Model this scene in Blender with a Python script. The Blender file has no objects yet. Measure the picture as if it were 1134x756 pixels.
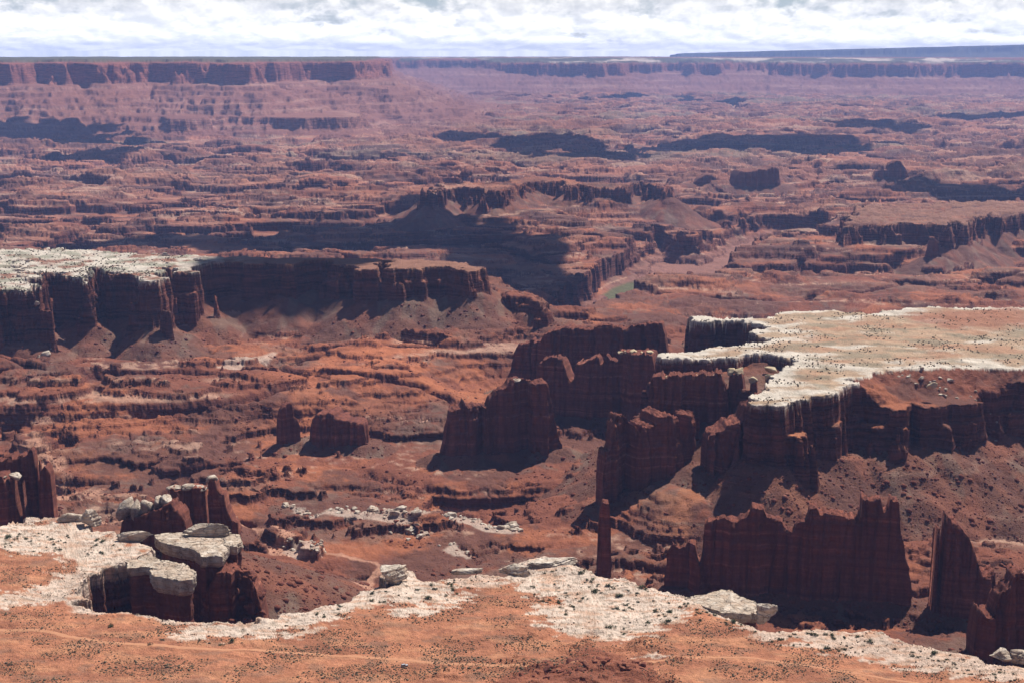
import bpy, math, time
import numpy as np
from math import radians as R

T0 = time.time()
C = bpy.context.scene.collection
SC = bpy.context.scene
F32 = np.float32

# ------------------------------------------------------------------ camera, sky, sun, exposure
PW, PH, FPX = 1134.0, 756.0, 1558.0
HOR = 58.0                                     # picture row of the horizon
CAMZ = 400.0                                   # metres above the pale rim in front
PITCH = math.atan((PH / 2 - HOR) / FPX)
cp, sp = math.cos(PITCH), math.sin(PITCH)
SUN_AZ, SUN_EL = R(38), R(57)
SUN = np.array([math.sin(SUN_AZ) * math.cos(SUN_EL), math.cos(SUN_AZ) * math.cos(SUN_EL), math.sin(SUN_EL)])

cam = bpy.data.cameras.new('camera')
cam.sensor_width = 36.0
cam.lens = 36.0 * FPX / PW
cam.clip_start, cam.clip_end = 1.0, 400000.0
camo = bpy.data.objects.new('camera', cam)
camo.location = (0, 0, CAMZ)
camo.rotation_euler = (math.pi / 2 - PITCH, 0, 0)
C.objects.link(camo)
SC.camera = camo

SC.view_settings.view_transform = 'Standard'
SC.view_settings.look = 'None'
SC.view_settings.exposure = 0.42
SC.view_settings.gamma = 1.0
SC.view_settings.use_curve_mapping = False
SC.cycles.max_bounces = 6
SC.cycles.diffuse_bounces = 3
SC.cycles.volume_bounces = 2
SC.cycles.transparent_max_bounces = 8

sl = bpy.data.lights.new('sun', 'SUN')
sl.energy = 5.0
sl.angle = R(0.5)
sl.color = (1.0, 0.95, 0.87)
so = bpy.data.objects.new('sun', sl)
so.rotation_euler = (math.pi / 2 - SUN_EL, 0, math.pi - SUN_AZ)
so.location = (0, 0, 3000)
C.objects.link(so)

W = bpy.data.worlds.new('World')
SC.world = W
W.use_nodes = True
wt = W.node_tree
for n in list(wt.nodes):
    wt.nodes.remove(n)


class G:
    """small node-graph helper"""
    def __init__(s, t): s.t = t

    def n(s, typ, ins=None, **kw):
        nd = s.t.nodes.new(typ)
        for k, v in kw.items():
            setattr(nd, k, v)
        for k, v in (ins or {}).items():
            if isinstance(v, bpy.types.NodeSocket):
                s.t.links.new(v, nd.inputs[k])
            else:
                nd.inputs[k].default_value = v
        return nd

    def m(s, op, a, b=0.0, c=None, clamp=False):
        ins = {0: a, 1: b}
        if c is not None: ins[2] = c
        return s.n('ShaderNodeMath', ins, operation=op, use_clamp=clamp).outputs[0]

    def mix(s, f, a, b, mode='MIX'):
        nd = s.n('ShaderNodeMix', None, data_type='RGBA', blend_type=mode)
        for i, v in ((0, f), (6, a), (7, b)):
            if isinstance(v, bpy.types.NodeSocket): s.t.links.new(v, nd.inputs[i])
            else: nd.inputs[i].default_value = v
        return nd.outputs[2]

    def noise(s, vec, scale, detail=4, rough=0.55, dist=0.0):
        return s.n('ShaderNodeTexNoise', {'Vector': vec, 'Scale': scale, 'Detail': detail, 'Roughness': rough, 'Distortion': dist}).outputs['Fac']

    def ramp(s, fac, pts):
        nd = s.n('ShaderNodeValToRGB', {'Fac': fac})
        el = nd.color_ramp.elements
        while len(el) < len(pts): el.new(0.5)
        for e, (p, c) in zip(el, pts):
            e.position = p
            e.color = (c, c, c, 1) if not hasattr(c, '__len__') else (*c, 1)
        return nd.outputs['Color']


g = G(wt)
gen = g.n('ShaderNodeTexCoord').outputs['Generated']
sep = g.n('ShaderNodeSeparateXYZ', {0: gen})
el_ = g.m('MAXIMUM', sep.outputs[2], 0.002)
dirv = g.n('ShaderNodeCombineXYZ', {0: sep.outputs[0], 1: sep.outputs[1], 2: el_}).outputs[0]
sky = g.n('ShaderNodeTexSky', {'Vector': dirv}, sky_type='NISHITA', sun_disc=False, sun_elevation=SUN_EL, sun_rotation=SUN_AZ,
          altitude=1800.0, air_density=1.0, dust_density=1.4, ozone_density=1.0).outputs[0]
az = g.m('ARCTAN2', sep.outputs[0], sep.outputs[1])
# clouds lie on a high sheet: near the horizon they crowd into thin rows
lift = g.m('POWER', g.m('MAXIMUM', sep.outputs[2], 0.0005), 0.55)
cvec = g.n('ShaderNodeCombineXYZ', {0: g.m('MULTIPLY', az, 34.0), 1: g.m('MULTIPLY', lift, 22.0), 2: 1.7}).outputs[0]
c1 = g.noise(cvec, 0.9, 10, 0.60, 0.08)
cov = g.m('ADD', g.m('MULTIPLY', c1, 0.75), g.m('MULTIPLY', g.noise(cvec, 0.22, 2, 0.5), 0.25))
thr = g.m('ADD', g.m('ADD', 0.235, g.m('MINIMUM', g.m('MULTIPLY', g.m('MAXIMUM', sep.outputs[2], 0.0), 4.0), 0.13)), g.m('MULTIPLY', sep.outputs[2], 1.0))
cm = g.m('DIVIDE', g.m('SUBTRACT', cov, thr), 0.10, clamp=True)
up_ = g.noise(g.n('ShaderNodeVectorMath', {0: cvec, 1: (0.10, 0.30, 0.0)}, operation='ADD').outputs[0], 0.9, 10, 0.60, 0.08)
shade = g.m('ADD', 0.5, g.m('MULTIPLY', g.m('SUBTRACT', c1, up_), 1.7))
ccol = g.ramp(shade, [(0.26, (11.8, 12.2, 12.9)), (0.47, (14.8, 14.9, 15.2)), (0.64, (18.0, 17.9, 17.6))])
low = g.m('MULTIPLY_ADD', g.m('SUBTRACT', 1.0, g.m('DIVIDE', sep.outputs[2], 0.03), clamp=True), 0.85, 1.0)
ccol = g.n('ShaderNodeVectorMath', {0: ccol, 3: low}, operation='SCALE').outputs[0]
sky = g.mix(g.m('MULTIPLY', g.m('SUBTRACT', 1.0, g.m('DIVIDE', sep.outputs[2], 0.12), clamp=True), 0.5), sky, (9.5, 11.6, 15.0, 1))
skyc = g.mix(cm, sky, ccol)
bg = g.n('ShaderNodeBackground', {'Color': skyc, 'Strength': 0.05})
g.n('ShaderNodeOutputWorld', {'Surface': bg.outputs[0]})

# ------------------------------------------------------------------ numbers: picture to place, noise, distances
def ray(px, py):
    a, b = (px - PW / 2) / FPX, (PH / 2 - py) / FPX
    return np.array([a, cp + b * sp, -sp + b * cp])


def at(px, py, z):
    d = ray(px, py)
    t = (z - CAMZ) / d[2]
    return np.array([d[0] * t, d[1] * t])


def atd(px, dist):                              # plan point by picture column at eye level and distance
    a = (px - PW / 2) / FPX / cp
    k = dist / math.hypot(a, 1)
    return np.array([a * k, k])


def poly(pts, z): return np.array([at(p[0], p[1], z) for p in pts])


_rng = np.random.default_rng(7)
PERM = np.concatenate([_rng.permutation(512)] * 2).astype(np.int32)
_a = _rng.random(512) * 2 * np.pi
GX, GY = np.cos(_a).astype(F32), np.sin(_a).astype(F32)


def pn(x, y, seed=0):
    x = np.asarray(x, F32) + F32(seed * 17.31)
    y = np.asarray(y, F32) + F32(seed * 9.77)
    xi, yi = np.floor(x), np.floor(y)
    fx, fy = x - xi, y - yi
    xi, yi = xi.astype(np.int32) & 511, yi.astype(np.int32) & 511
    x1, y1 = (xi + 1) & 511, (yi + 1) & 511
    u, v = fx * fx * fx * (fx * (fx * 6 - 15) + 10), fy * fy * fy * (fy * (fy * 6 - 15) + 10)
    a, b = PERM[xi], PERM[x1]
    def gr(h, dx, dy): return GX[h] * dx + GY[h] * dy
    n0 = gr(PERM[a + yi], fx, fy); n1 = gr(PERM[b + yi], fx - 1, fy)
    n2 = gr(PERM[a + y1], fx, fy - 1); n3 = gr(PERM[b + y1], fx - 1, fy - 1)
    n0 += u * (n1 - n0); n2 += u * (n3 - n2)
    return (n0 + v * (n2 - n0)) * F32(1.5)


def fbm(x, y, o=4, seed=0, gain=0.5, lac=2.03):
    s, a = 0, 1.0
    for k in range(o):
        s = s + F32(a) * pn(x * F32(lac ** k), y * F32(lac ** k), seed + k * 3)
        a *= gain
    return s


def sst(a, b, x):
    t = np.clip((x - a) / (b - a), 0, 1)
    return t * t * (3 - 2 * t)


def sdf(x, y, P, margin=800.0):
    """signed distance to polygon P (negative inside), clipped beyond margin"""
    out = np.full(x.shape, margin, F32)
    lo, hi = P.min(0) - margin, P.max(0) + margin
    m = (x > lo[0]) & (x < hi[0]) & (y > lo[1]) & (y < hi[1])
    if not m.any(): return out
    X, Y = x[m], y[m]
    d = np.full(X.shape, 1e12, F32)
    ins = np.zeros(X.shape, bool)
    n = len(P)
    for i in range(n):
        ax, ay = P[i]; bx, by = P[(i + 1) % n]
        ex, ey = bx - ax, by - ay
        wx, wy = X - F32(ax), Y - F32(ay)
        t = np.clip((wx * F32(ex) + wy * F32(ey)) / F32(ex * ex + ey * ey + 1e-9), 0, 1)
        dx, dy = wx - F32(ex) * t, wy - F32(ey) * t
        np.minimum(d, dx * dx + dy * dy, out=d)
        if ay != by:
            c = ((Y >= ay) != (Y >= by)) & (X < (Y - F32(ay)) * F32(ex / ey) + F32(ax))
            ins ^= c
    d = np.sqrt(d)
    d[ins] *= -1
    out[m] = np.minimum(d, margin)
    return out


def segdist(x, y, A, B, margin=400.0):
    ex, ey = B - A
    t = np.clip(((x - A[0]) * ex + (y - A[1]) * ey) / (ex * ex + ey * ey + 1e-9), 0, 1)
    return np.hypot(x - A[0] - ex * t, y - A[1] - ey * t).astype(F32)


# rock layers: hard beds stand as steps, soft beds as slopes (h -> z, on average the identity)
def beds(seed, mu, sg, lo, hi, k0, k1, e0, e1):
    r_ = np.random.default_rng(seed); h_, z_ = [-520.0], [-520.0]
    while h_[-1] < 900:
        cz = float(np.clip(r_.lognormal(mu, sg), lo, hi))
        sh = cz * r_.uniform(k0, k1) + r_.uniform(e0, e1)
        h_.append(h_[-1] + sh); z_.append(z_[-1] + max(sh - cz, .3))
        h_.append(h_[-1] + .3 + cz * .03); z_.append(z_[-1] + cz)
    h_, z_ = np.array(h_), np.array(z_)
    return h_, z_ - np.polyval(np.polyfit(h_, z_ - h_, 3), h_)


THIN = beds(21, 1.6, .65, 1.2, 14, 1.0, 1.7, .5, 3)
THICK = beds(33, 2.55, .45, 5, 26, 1.0, 1.35, .5, 4)


def strata(h, w):
    return (np.interp(h, *THIN) * (1 - w) + np.interp(h, *THICK) * w).astype(F32)


# ------------------------------------------------------------------ outlines traced in plan
RIM_FRONT = poly([(-700, 545), (-200, 562), (0, 577), (40, 572), (82, 573), (108, 588), (130, 593), (152, 600), (163, 612), (156, 621), (118, 627),
                  (97, 641), (86, 656), (85, 669), (100, 676), (180, 684), (240, 689), (300, 690), (345, 672), (400, 655), (432, 646),
                  (428, 632), (450, 630), (470, 638), (520, 637), (552, 638), (557, 623), (600, 618), (640, 623), (665, 634), (700, 645),
                  (740, 653), (765, 660), (800, 677), (845, 693), (900, 695), (960, 701), (1000, 707), (1050, 717), (1090, 729),
                  (1134, 738), (1300, 768), (1900, 860), (2600, 1500), (-1700, 1500), (-1500, 700)], 0)
RIM_RIGHT = poly([(1900, 400), (1300, 405), (1134, 407), (1070, 406), (1010, 408), (970, 411), (950, 417), (938, 423), (941, 433), (925, 436),
                  (905, 437), (888, 445), (868, 449), (838, 445), (846, 433), (852, 424), (848, 415), (868, 405), (880, 399), (862, 393),
                  (845, 392), (820, 394), (790, 396), (757, 398), (730, 397), (728, 393), (760, 389), (790, 384), (830, 380), (850, 375),
                  (835, 368), (850, 362), (822, 355), (768, 355), (767, 351), (800, 350), (850, 352), (880, 343), (960, 346),
                  (1000, 340), (1134, 340), (1300, 338), (1900, 336)], -10)
SHELF_RIGHT = poly([(1900, 425), (1300, 430), (1134, 434), (1105, 437), (1088, 436), (1080, 445), (1050, 447), (1047, 441), (1042, 451), (1012, 452),
                    (1008, 446), (1003, 456), (985, 455), (965, 450), (948, 446), (935, 438), (960, 418), (1100, 412), (1900, 405)], -38)
RIM_LEFT = poly([(-900, 310), (-150, 318), (-20, 322), (12, 321), (34, 321), (42, 301), (68, 302), (84, 310), (99, 312), (106, 296), (120, 296),
                 (132, 306), (150, 308), (172, 314), (179, 296), (192, 295), (212, 302), (221, 289), (260, 290), (300, 291), (316, 294),
                 (335, 290), (372, 290), (398, 298), (411, 299), (415, 289), (429, 288), (434, 299), (452, 298), (475, 296), (500, 296), (512, 297),
                 (522, 299), (530, 294), (480, 287), (420, 286), (300, 284), (224, 284), (161, 280), (63, 275), (0, 275),
                 (-200, 270), (-900, 262)], 0)
RIM_TAIL = poly([(500, 303), (520, 305), (545, 312), (560, 322), (585, 327), (605, 331), (580, 318), (545, 304), (510, 299)], -45)
RECESS = poly([(736, 404), (760, 406), (785, 412), (815, 424), (846, 440), (870, 425), (880, 400), (862, 394), (800, 396)], -26)
MESA_RIGHT = poly([(1700, 222), (1300, 228), (1134, 235), (1106, 239), (1092, 236), (1080, 240), (1076, 247), (1066, 249), (1059, 244), (1046, 250),
                   (1040, 248), (1028, 246), (1000, 247), (985, 249), (962, 247), (948, 250), (936, 251), (934, 246), (945, 236), (950, 230),
                   (975, 226), (1040, 224), (1134, 221), (1700, 214)], -122)
MESA_MID = poly([(474, 214), (482, 208), (500, 205), (528, 205), (546, 208), (562, 207), (580, 200), (612, 197), (628, 198), (634, 203), (642, 202),
                 (652, 204), (690, 203), (708, 200), (720, 199), (738, 204), (742, 207), (725, 203), (712, 198), (690, 199),
                 (655, 199), (640, 197), (620, 194), (590, 193), (560, 199), (530, 200), (490, 200), (474, 206)], -100)
CANYON = poly([(560, 352), (600, 338), (622, 324), (640, 306), (652, 296), (665, 284), (680, 280), (697, 269), (708, 262), (722, 250), (745, 257), (768, 259),
               (782, 253), (800, 243), (814, 239), (852, 234), (903, 236), (930, 240), (905, 246), (880, 247), (850, 260), (836, 276), (800, 289), (770, 301),
               (735, 314), (704, 326), (672, 338), (630, 354)], -205)
RIVER = poly([(655, 334), (672, 328), (682, 321), (698, 315), (708, 313), (704, 319), (690, 326), (674, 333)], -300)
FARL = np.array([atd(*p) for p in [(-1500, 11500), (-300, 12000), (-60, 12200), (0, 12500), (30, 12200), (50, 12500), (66, 12100), (95, 12300), (130, 12150),
                                   (147, 12400), (165, 12700), (195, 12650), (215, 12300), (240, 12350), (262, 11950), (283, 11750), (289, 12400), (300, 12800),
                                   (325, 12700), (330, 13000), (345, 13500), (356, 13400), (380, 13400), (404, 13200), (412, 13700), (425, 15500),
                                   (430, 20000), (-1500, 22000)]])
BENCHL = np.array([atd(*p) for p in [(-1500, 10800), (-60, 11300), (60, 11500), (130, 11300), (185, 11300), (200, 10600), (225, 10700), (240, 11000), (275, 10900), (283, 10750),
                                     (292, 10800), (330, 10800), (350, 10650), (380, 10700), (410, 10900), (395, 12000), (330, 12300), (460, 14800), (490, 15600), (420, 16500), (-1500, 16000)]])
FARM = np.array([atd(*p) for p in [(405, 26500), (430, 24500), (452, 23800), (500, 24200), (530, 24000), (560, 23600), (600, 23000), (640, 22700), (672, 22600), (690, 23600),
                                   (730, 23800), (780, 23500), (796, 24300), (835, 24000), (850, 23300), (880, 23600), (930, 22900), (960, 23300), (1000, 23000),
                                   (1040, 24000), (1080, 23600), (1134, 23300), (1300, 23500), (2200, 23000), (2400, 29000), (405, 29000)]])
FARB = np.array([atd(*p) for p in [(-1600, 34000), (300, 33000), (600, 33500), (780, 33000), (2300, 32500), (2500, 40000), (-1600, 40000)]])
FARH = np.array([atd(*p) for p in [(850, 38500), (920, 37500), (1000, 37000), (1134, 36500), (2300, 36000), (2500, 44000), (700, 44000), (760, 41000)]])

# ------------------------------------------------------------------ rock fins and towers (picture traces; the ground needs their feet)
# name, label, profile along the top, foot left, foot right, foot height, thickness, flute size
FINS = [
    ('rock_spire', 'thin dark spire standing just left of the low square butte', [(311.5, 494), (311.8, 473), (312.4, 455.7), (317.7, 448.5), (320.4, 446.9), (323.7, 447.8), (324.4, 459.7), (331, 464.3), (332.3, 477), (333.6, 490)], (312, 496), (332, 492), -155, 14, .4),
    ('rock_butte', 'low square butte with a stepped top on orange flats', [(340.2, 492), (342, 477), (343.5, 465.7), (350, 458.4), (362.7, 457), (368, 458.4), (371.3, 463), (380.6, 465), (382.6, 468.3), (393.8, 469), (399.8, 471), (401.4, 478), (402, 496)], (340, 494), (402, 498), -155, 42, .4),
    ('rock_butte', 'broad dark butte with a stepped left shoulder standing alone mid picture', [(492, 506.7), (496.7, 473), (499, 456.7), (513.3, 452), (515.7, 447.6), (518, 453.8), (527.6, 450.7), (540.7, 452), (545.5, 440), (553.8, 433), (561, 429), (568, 422), (576.4, 421.5), (584.8, 425.7), (599, 423.3), (603.8, 421), (608.6, 430.5), (613.3, 454.3), (617, 473.3), (622.8, 494.8)], (491, 510), (623, 502), -155, 30, 1.),
    ('rock_wall', 'long flat topped dark wall behind the notched wall, farthest of the wall group', [(556, 434), (562, 418), (564.5, 411), (568, 392), (572.9, 381.7), (587, 377.6), (592, 379.3), (599, 378), (606, 366), (623, 362.6), (658.6, 363.8), (694, 362.6), (723, 360), (732.4, 362.6), (738, 388), (741, 440)], (556, 436), (741, 447), -150, 30, 1.1),
    ('rock_wall', 'notched dark wall of pillars behind the broad lone butte', [(590, 455), (594, 410), (596.7, 399.5), (604, 400.7), (609.8, 396.7), (621.7, 397), (626.4, 409), (630, 418.6), (634.8, 423), (637, 402.4), (646.7, 400.7), (653.8, 396), (663.3, 397), (664.5, 403), (667, 400.7), (670.5, 391), (674, 397), (682.4, 403), (684, 391), (722.9, 391), (726, 411), (730, 466)], (590, 460), (730, 470), -150, 28, 1.2),
    ('rock_wall', 'dark wall topped by a row of pale squared blocks', [(716, 470), (719, 432), (721, 421.5), (730, 419.6), (737, 418), (758, 417.5), (774, 416.4), (785, 415), (798, 414), (801, 425), (806, 440), (810, 478)], (716, 521), (810, 526), -140, 26, .9),
    ('rock_pillar', 'short squat pillar between the block topped wall and the white tipped cliff', [(789, 480), (790, 446), (796, 443), (806, 445), (808, 482)], (788, 521), (809, 522), -135, 18, .5),
    ('rock_tower', 'twin topped fluted tower with knobby crest behind the slender needle', [(668.5, 562.6), (669.8, 536), (671.8, 500), (678, 500), (680.6, 487), (685, 468), (690, 464), (696.6, 465), (703, 470), (708, 474), (712, 482.6), (714.6, 474), (727, 472), (729, 463.7), (735, 461), (741, 460.7), (744.6, 466.6), (746, 462), (752, 461), (755, 478), (758, 500), (762, 545)], (668, 566), (762, 552), -150, 36, 1.6),
    ('rock_tower', 'smooth sided dark tower against the right end of the knobby fluted tower', [(755, 540), (760, 490), (762, 478), (764, 459.3), (769.3, 457), (781, 462), (784, 475), (786.8, 495.7), (789, 519), (792, 530)], (754, 548), (792, 532), -147, 30, .9),
    ('rock_pillar', 'red pillar with a rounded pale cap rising from the notch behind the block topped wall', [(803, 470), (805, 440), (807, 414), (821, 414), (824, 438), (827, 470)], (803, 458), (827, 460), -62, 16, .5),
    ('rock_pillar', 'thinner red pillar with a small pale cap in the notch', [(827, 470), (829, 446), (830, 424), (838, 424), (839, 445), (842, 470)], (827, 462), (842, 463), -62, 12, .4),
    ('rock_buttress', 'dark cliff buttress right below the white pointed tip of the right rim', [(784, 525), (786, 483), (800, 478), (806, 470), (823, 465), (828, 453), (836, 449), (850, 450), (868, 451), (884, 450), (886, 480), (886, 524)], (784, 528), (887, 526), -110, 46, 1.),
    ('rock_buttress', 'narrow buttress in the notch right of the white pointed tip', [(886, 497), (888, 450), (892, 445), (901, 446), (903, 470), (904, 499)], (886, 500), (904, 500), -100, 40, .6),
    ('rock_buttress', 'tall buttress with a loose pale cap block, right of the narrow notch buttress', [(907, 492), (909, 440), (914, 436), (930, 436), (941, 440), (943, 470), (947, 505)], (907, 498), (947, 508), -105, 34, .9),
    ('rock_spire', 'tiny lone spire on the bare grey talus slope', [(877, 556), (878.5, 547), (879.5, 543.5), (881, 543.5), (882, 556)], (877, 557), (882, 557), -135, 5, .2),
    ('rock_needle', 'slender isolated needle rising beyond the pale foreground rim', [(661, 640), (661.6, 629.5), (663, 583), (664.6, 562.6), (669, 558.8), (674.7, 560), (676.4, 583), (676.4, 640)], (661, 642), (677, 642), -150, 14, .35),
    ('rock_fin', 'huge wide dark fin with jagged crest nearest the foreground rim', [(738, 651), (740, 616.7), (743.7, 605.7), (752.9, 609), (765.6, 604), (770.4, 605), (771.5, 616.7), (774.8, 627.6), (777.7, 613), (780, 580), (793, 576.5), (807.6, 574.7), (815.7, 578), (824, 574.7), (831.4, 571), (832.5, 563.7), (846, 564.8), (847.8, 573.6), (866, 580), (870.4, 585.6), (878.8, 585.6), (880.6, 580), (895, 573), (897, 561), (904.4, 560), (908, 567), (924.5, 571), (953.7, 574.7), (955.5, 555), (975.6, 555), (979, 569), (984.7, 565.6), (985.8, 555), (995.6, 554), (998, 594.8), (1003, 620), (1006, 631), (1007, 671)], (738, 657), (1007, 673), -150, 20, .9),
    ('rock_fin', 'tall leaning blade with a lower step on its right side', [(1039.5, 690), (1040.2, 600), (1041, 588), (1042.5, 583), (1050.4, 578), (1063, 584), (1072, 595), (1079.6, 613), (1085, 631), (1088.7, 636.7), (1103.3, 634), (1105, 649.5), (1107.7, 684)], (1048, 685), (1108, 687), -150, 26, .6),
    ('rock_fin', 'white tipped dark fin at the right edge in front of the leaning blade', [(1081.5, 722.5), (1085, 686), (1088.7, 675), (1092.4, 682), (1103.3, 680.6), (1108.8, 660.5), (1121.6, 649.5), (1125, 639), (1133, 637), (1142, 639), (1152, 665), (1158, 735)], (1081, 737), (1158, 737), -125, 26, .6),
    ('rock_pillar', 'stubby white capped pillar cut by the left picture edge', [(-26, 560), (-22, 535), (-16, 529), (4, 529), (8, 540), (12, 590)], (-26, 612), (12, 612), -110, 22, .6),
    ('rock_pillar', 'slim dark pillar with a round pale cap at far left', [(3, 590), (7, 545), (11, 527), (23, 527), (25, 545), (26, 600)], (3, 611), (26, 611), -110, 16, .5),
    ('rock_tower', 'craggy red tower behind the round capped pillar at far left', [(-18, 590), (-10, 516), (4, 511), (13, 506), (22, 504.5), (30.6, 503), (33, 498), (36, 503), (40, 509.6), (43.5, 528), (45, 600)], (-18, 602), (45, 602), -112, 24, .8),
    ('rock_spire', 'pointed dark spire just right of the craggy left tower', [(43, 600), (43.5, 535), (44.4, 522.6), (48.5, 516), (52, 520), (55.6, 528), (60, 535.6), (62, 569), (63, 600)], (43, 604), (63, 604), -112, 16, .5),
    ('rock_fin', 'layered red ridge carrying a row of bulging pale boulders', [(131, 592), (133, 577), (150, 573), (165, 567), (180, 559), (188, 557), (196, 566), (204, 580), (206, 605)], (130, 608), (207, 612), -60, 22, .9),
    ('rock_tower', 'red tower with two flat pale caps left of the mushroom spire', [(186, 600), (188, 542.5), (200, 542), (203, 540), (226, 541), (228, 560), (230, 605)], (186, 618), (231, 618), -90, 18, .6),
    ('rock_spire', 'mushroom spire with a single pale knob on a stepped dark stem', [(228, 600), (230, 545), (231.5, 533), (238, 533), (240, 545), (248, 550), (250, 562), (255, 575), (262, 580), (266, 610)], (227, 630), (267, 630), -110, 16, .6),
    ('rock_fin', 'broken low red crag below the pale capped promontories', [(222, 690), (230, 650), (240, 634), (255, 630), (265, 641), (275, 645), (283, 656), (288, 670), (293, 705)], (222, 712), (294, 712), -75, 26, 1.2),
    ('rock_spire', 'short leaning spire at the foot of the left rim cliffs', [(37.5, 391), (38.7, 372), (40.2, 356), (41.5, 354), (43, 366), (45.5, 391)], (37, 392), (46, 392), -125, 12, .3),
    ('rock_spire', 'small spire in front of the right mesa cliffs', [(1029, 286), (1032, 272), (1035, 263), (1038, 266), (1040, 274), (1042, 285)], (1029, 287), (1042, 286), -205, 25, .4),
    ('rock_butte', 'distant small butte with a side pinnacle above a dark cloud shadow', [(969, 196), (970, 190), (975, 189), (976.5, 183), (979, 183), (980, 189), (984, 188), (986, 181), (988, 181), (990, 179), (997, 178), (1001, 183), (1005, 190), (1008, 196)], (968, 198), (1009, 198), -205, 60, .9),
    ('rock_butte', 'distant low pointed butte left of the flat distant crag', [(769, 204), (774, 198), (781, 194), (788, 193.5), (793, 197), (796, 205)], (769, 206), (796, 206), -205, 100, 1.),
    ('rock_butte', 'distant flat crag with notched ends right of the low pointed butte', [(814, 207), (818, 196), (822, 189), (828, 191), (838, 189), (850, 188), (856, 185), (864, 186), (866, 206)], (814, 208), (867, 207), -205, 130, 1.),
]


def finline(f): return at(*f[3], f[5]), at(*f[4], f[5])


# ------------------------------------------------------------------ the ground: one sheet from the overlook to the horizon
ND, NRS, NR = 1560, 2800, 1780
th = np.concatenate([np.linspace(-180, -26.4, 50)[:-1], np.linspace(-26, 26, ND), np.linspace(26.4, 180, 50)[1:]]).astype(np.float64)
th = np.radians(th)
rr = np.concatenate([[.5, 1.2, 2, 3, 5, 8, 14, 20, 30, 60, 120, 200, 300, 400, 480, 560], np.exp(np.linspace(np.log(620), np.log(34000), NRS)), np.geomspace(34400, 42000, 60)])
TH, RR = np.meshgrid(th, rr)
X = (RR * np.sin(TH)).astype(F32); Y = (RR * np.cos(TH)).astype(F32); RR = RR.astype(F32)

# small wander of every edge
wx = fbm(X / 70, Y / 70, 4, 40) * 10 + pn(X / 9, Y / 9, 44) * 1.5
wy = fbm(X / 70, Y / 70, 4, 50) * 10 + pn(X / 9, Y / 9, 54) * 1.5
near = sst(9000, 5000, RR)
wxf = fbm(X / 500, Y / 500, 5, 60) * 170
wyf = fbm(X / 500, Y / 500, 5, 70) * 170

lvl = np.interp(RR, [0, 1500, 2300, 3200, 4200, 6000, 60000], [-150, -152, -160, -185, -205, -205, -205]).astype(F32)
far = sst(2900, 7000, RR)
und = fbm(X / 800, Y / 470, 3, 1) * (30 + 10 * far) + fbm(X / 230, Y / 120, 3, 5) * (12.5 + 9 * far)
und += far * (fbm(X / 3600, Y / 2200, 3, 8) * 36)
flat = np.zeros_like(X)
H = lvl + und
cn = np.abs(fbm(X / 2300 + .3 * pn(X / 700, Y / 700, 96), Y / 1300, 3, 97, .45))
H -= 62 * sst(.13, .02, cn) * sst(3000, 5200, RR)
cn2 = np.abs(fbm(X / 520, Y / 330, 3, 98, .45))
H -= 17 * sst(.12, .01, cn2) * sst(1300, 1700, RR)
dL0 = sdf(X, Y, RIM_LEFT, 900)
H += 54 * sst(850, 60, dL0) * sst(-250, 0, X * 0 + 1)
for f in FINS:
    A, B = finline(f)
    L = np.hypot(*(A + B)) / 2
    if L > 3500: continue
    m = (np.abs(X - (A[0] + B[0]) / 2) < 400) & (np.abs(Y - (A[1] + B[1]) / 2) < 400)
    d = segdist(X[m], Y[m], A, B)
    w = sst(150, 40, d) * 0.93
    H[m] = H[m] * (1 - w) + (f[5] - 3) * w
fine = fbm(X / 42, Y / 36, 3, 11, 0.6) * 4.4 + fbm(X / 9, Y / 9, 2, 15) * 1.3 + np.floor(pn(X / 17, Y / 17, 16) * 3) * .9
edge = fbm(X / 520, Y / 170, 5, 18, 0.6) * far * 18
zb = strata(H + fine + edge, sst(2600, 4600, RR))
# flat sandy floors between the ledges
floorm = sst(0.2, 0.6, fbm(X / 420, Y / 420, 2, 90)) * near
floorm = floorm * .8
zb = zb * (1 - 0.75 * floorm) + (H + fine * 0.25) * 0.75 * floorm
# canyon of the river
dc = sdf(X + wx * 2.6, Y + wy * 2.6, CANYON, 600)
dcs = sdf(X, Y, RIVER, 500)
cz = np.interp(-dc, [-30, 0, 6, 14, 22, 60, 66, 150, 400], [0, 0, -34, -40, -62, -72, -84, -100, -112]).astype(F32)
zb = np.where(dc < 0, np.maximum(np.minimum(zb, zb * 0.25 - 205 * 0.75 + cz), -300.5), zb)
zb = np.where((dc < -4), np.minimum(zb, -300 + np.maximum(dcs, -1.5) * .45), zb)
ZG = zb
talus = np.zeros(X.shape, F32)
capd = np.full(X.shape, 900, F32)              # distance to the pale caprock edge
GR = fbm(X / 26, Y / 26, 3, 23) * 2.2 + pn(X / 5, Y / 5, 29) * 0.5


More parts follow.
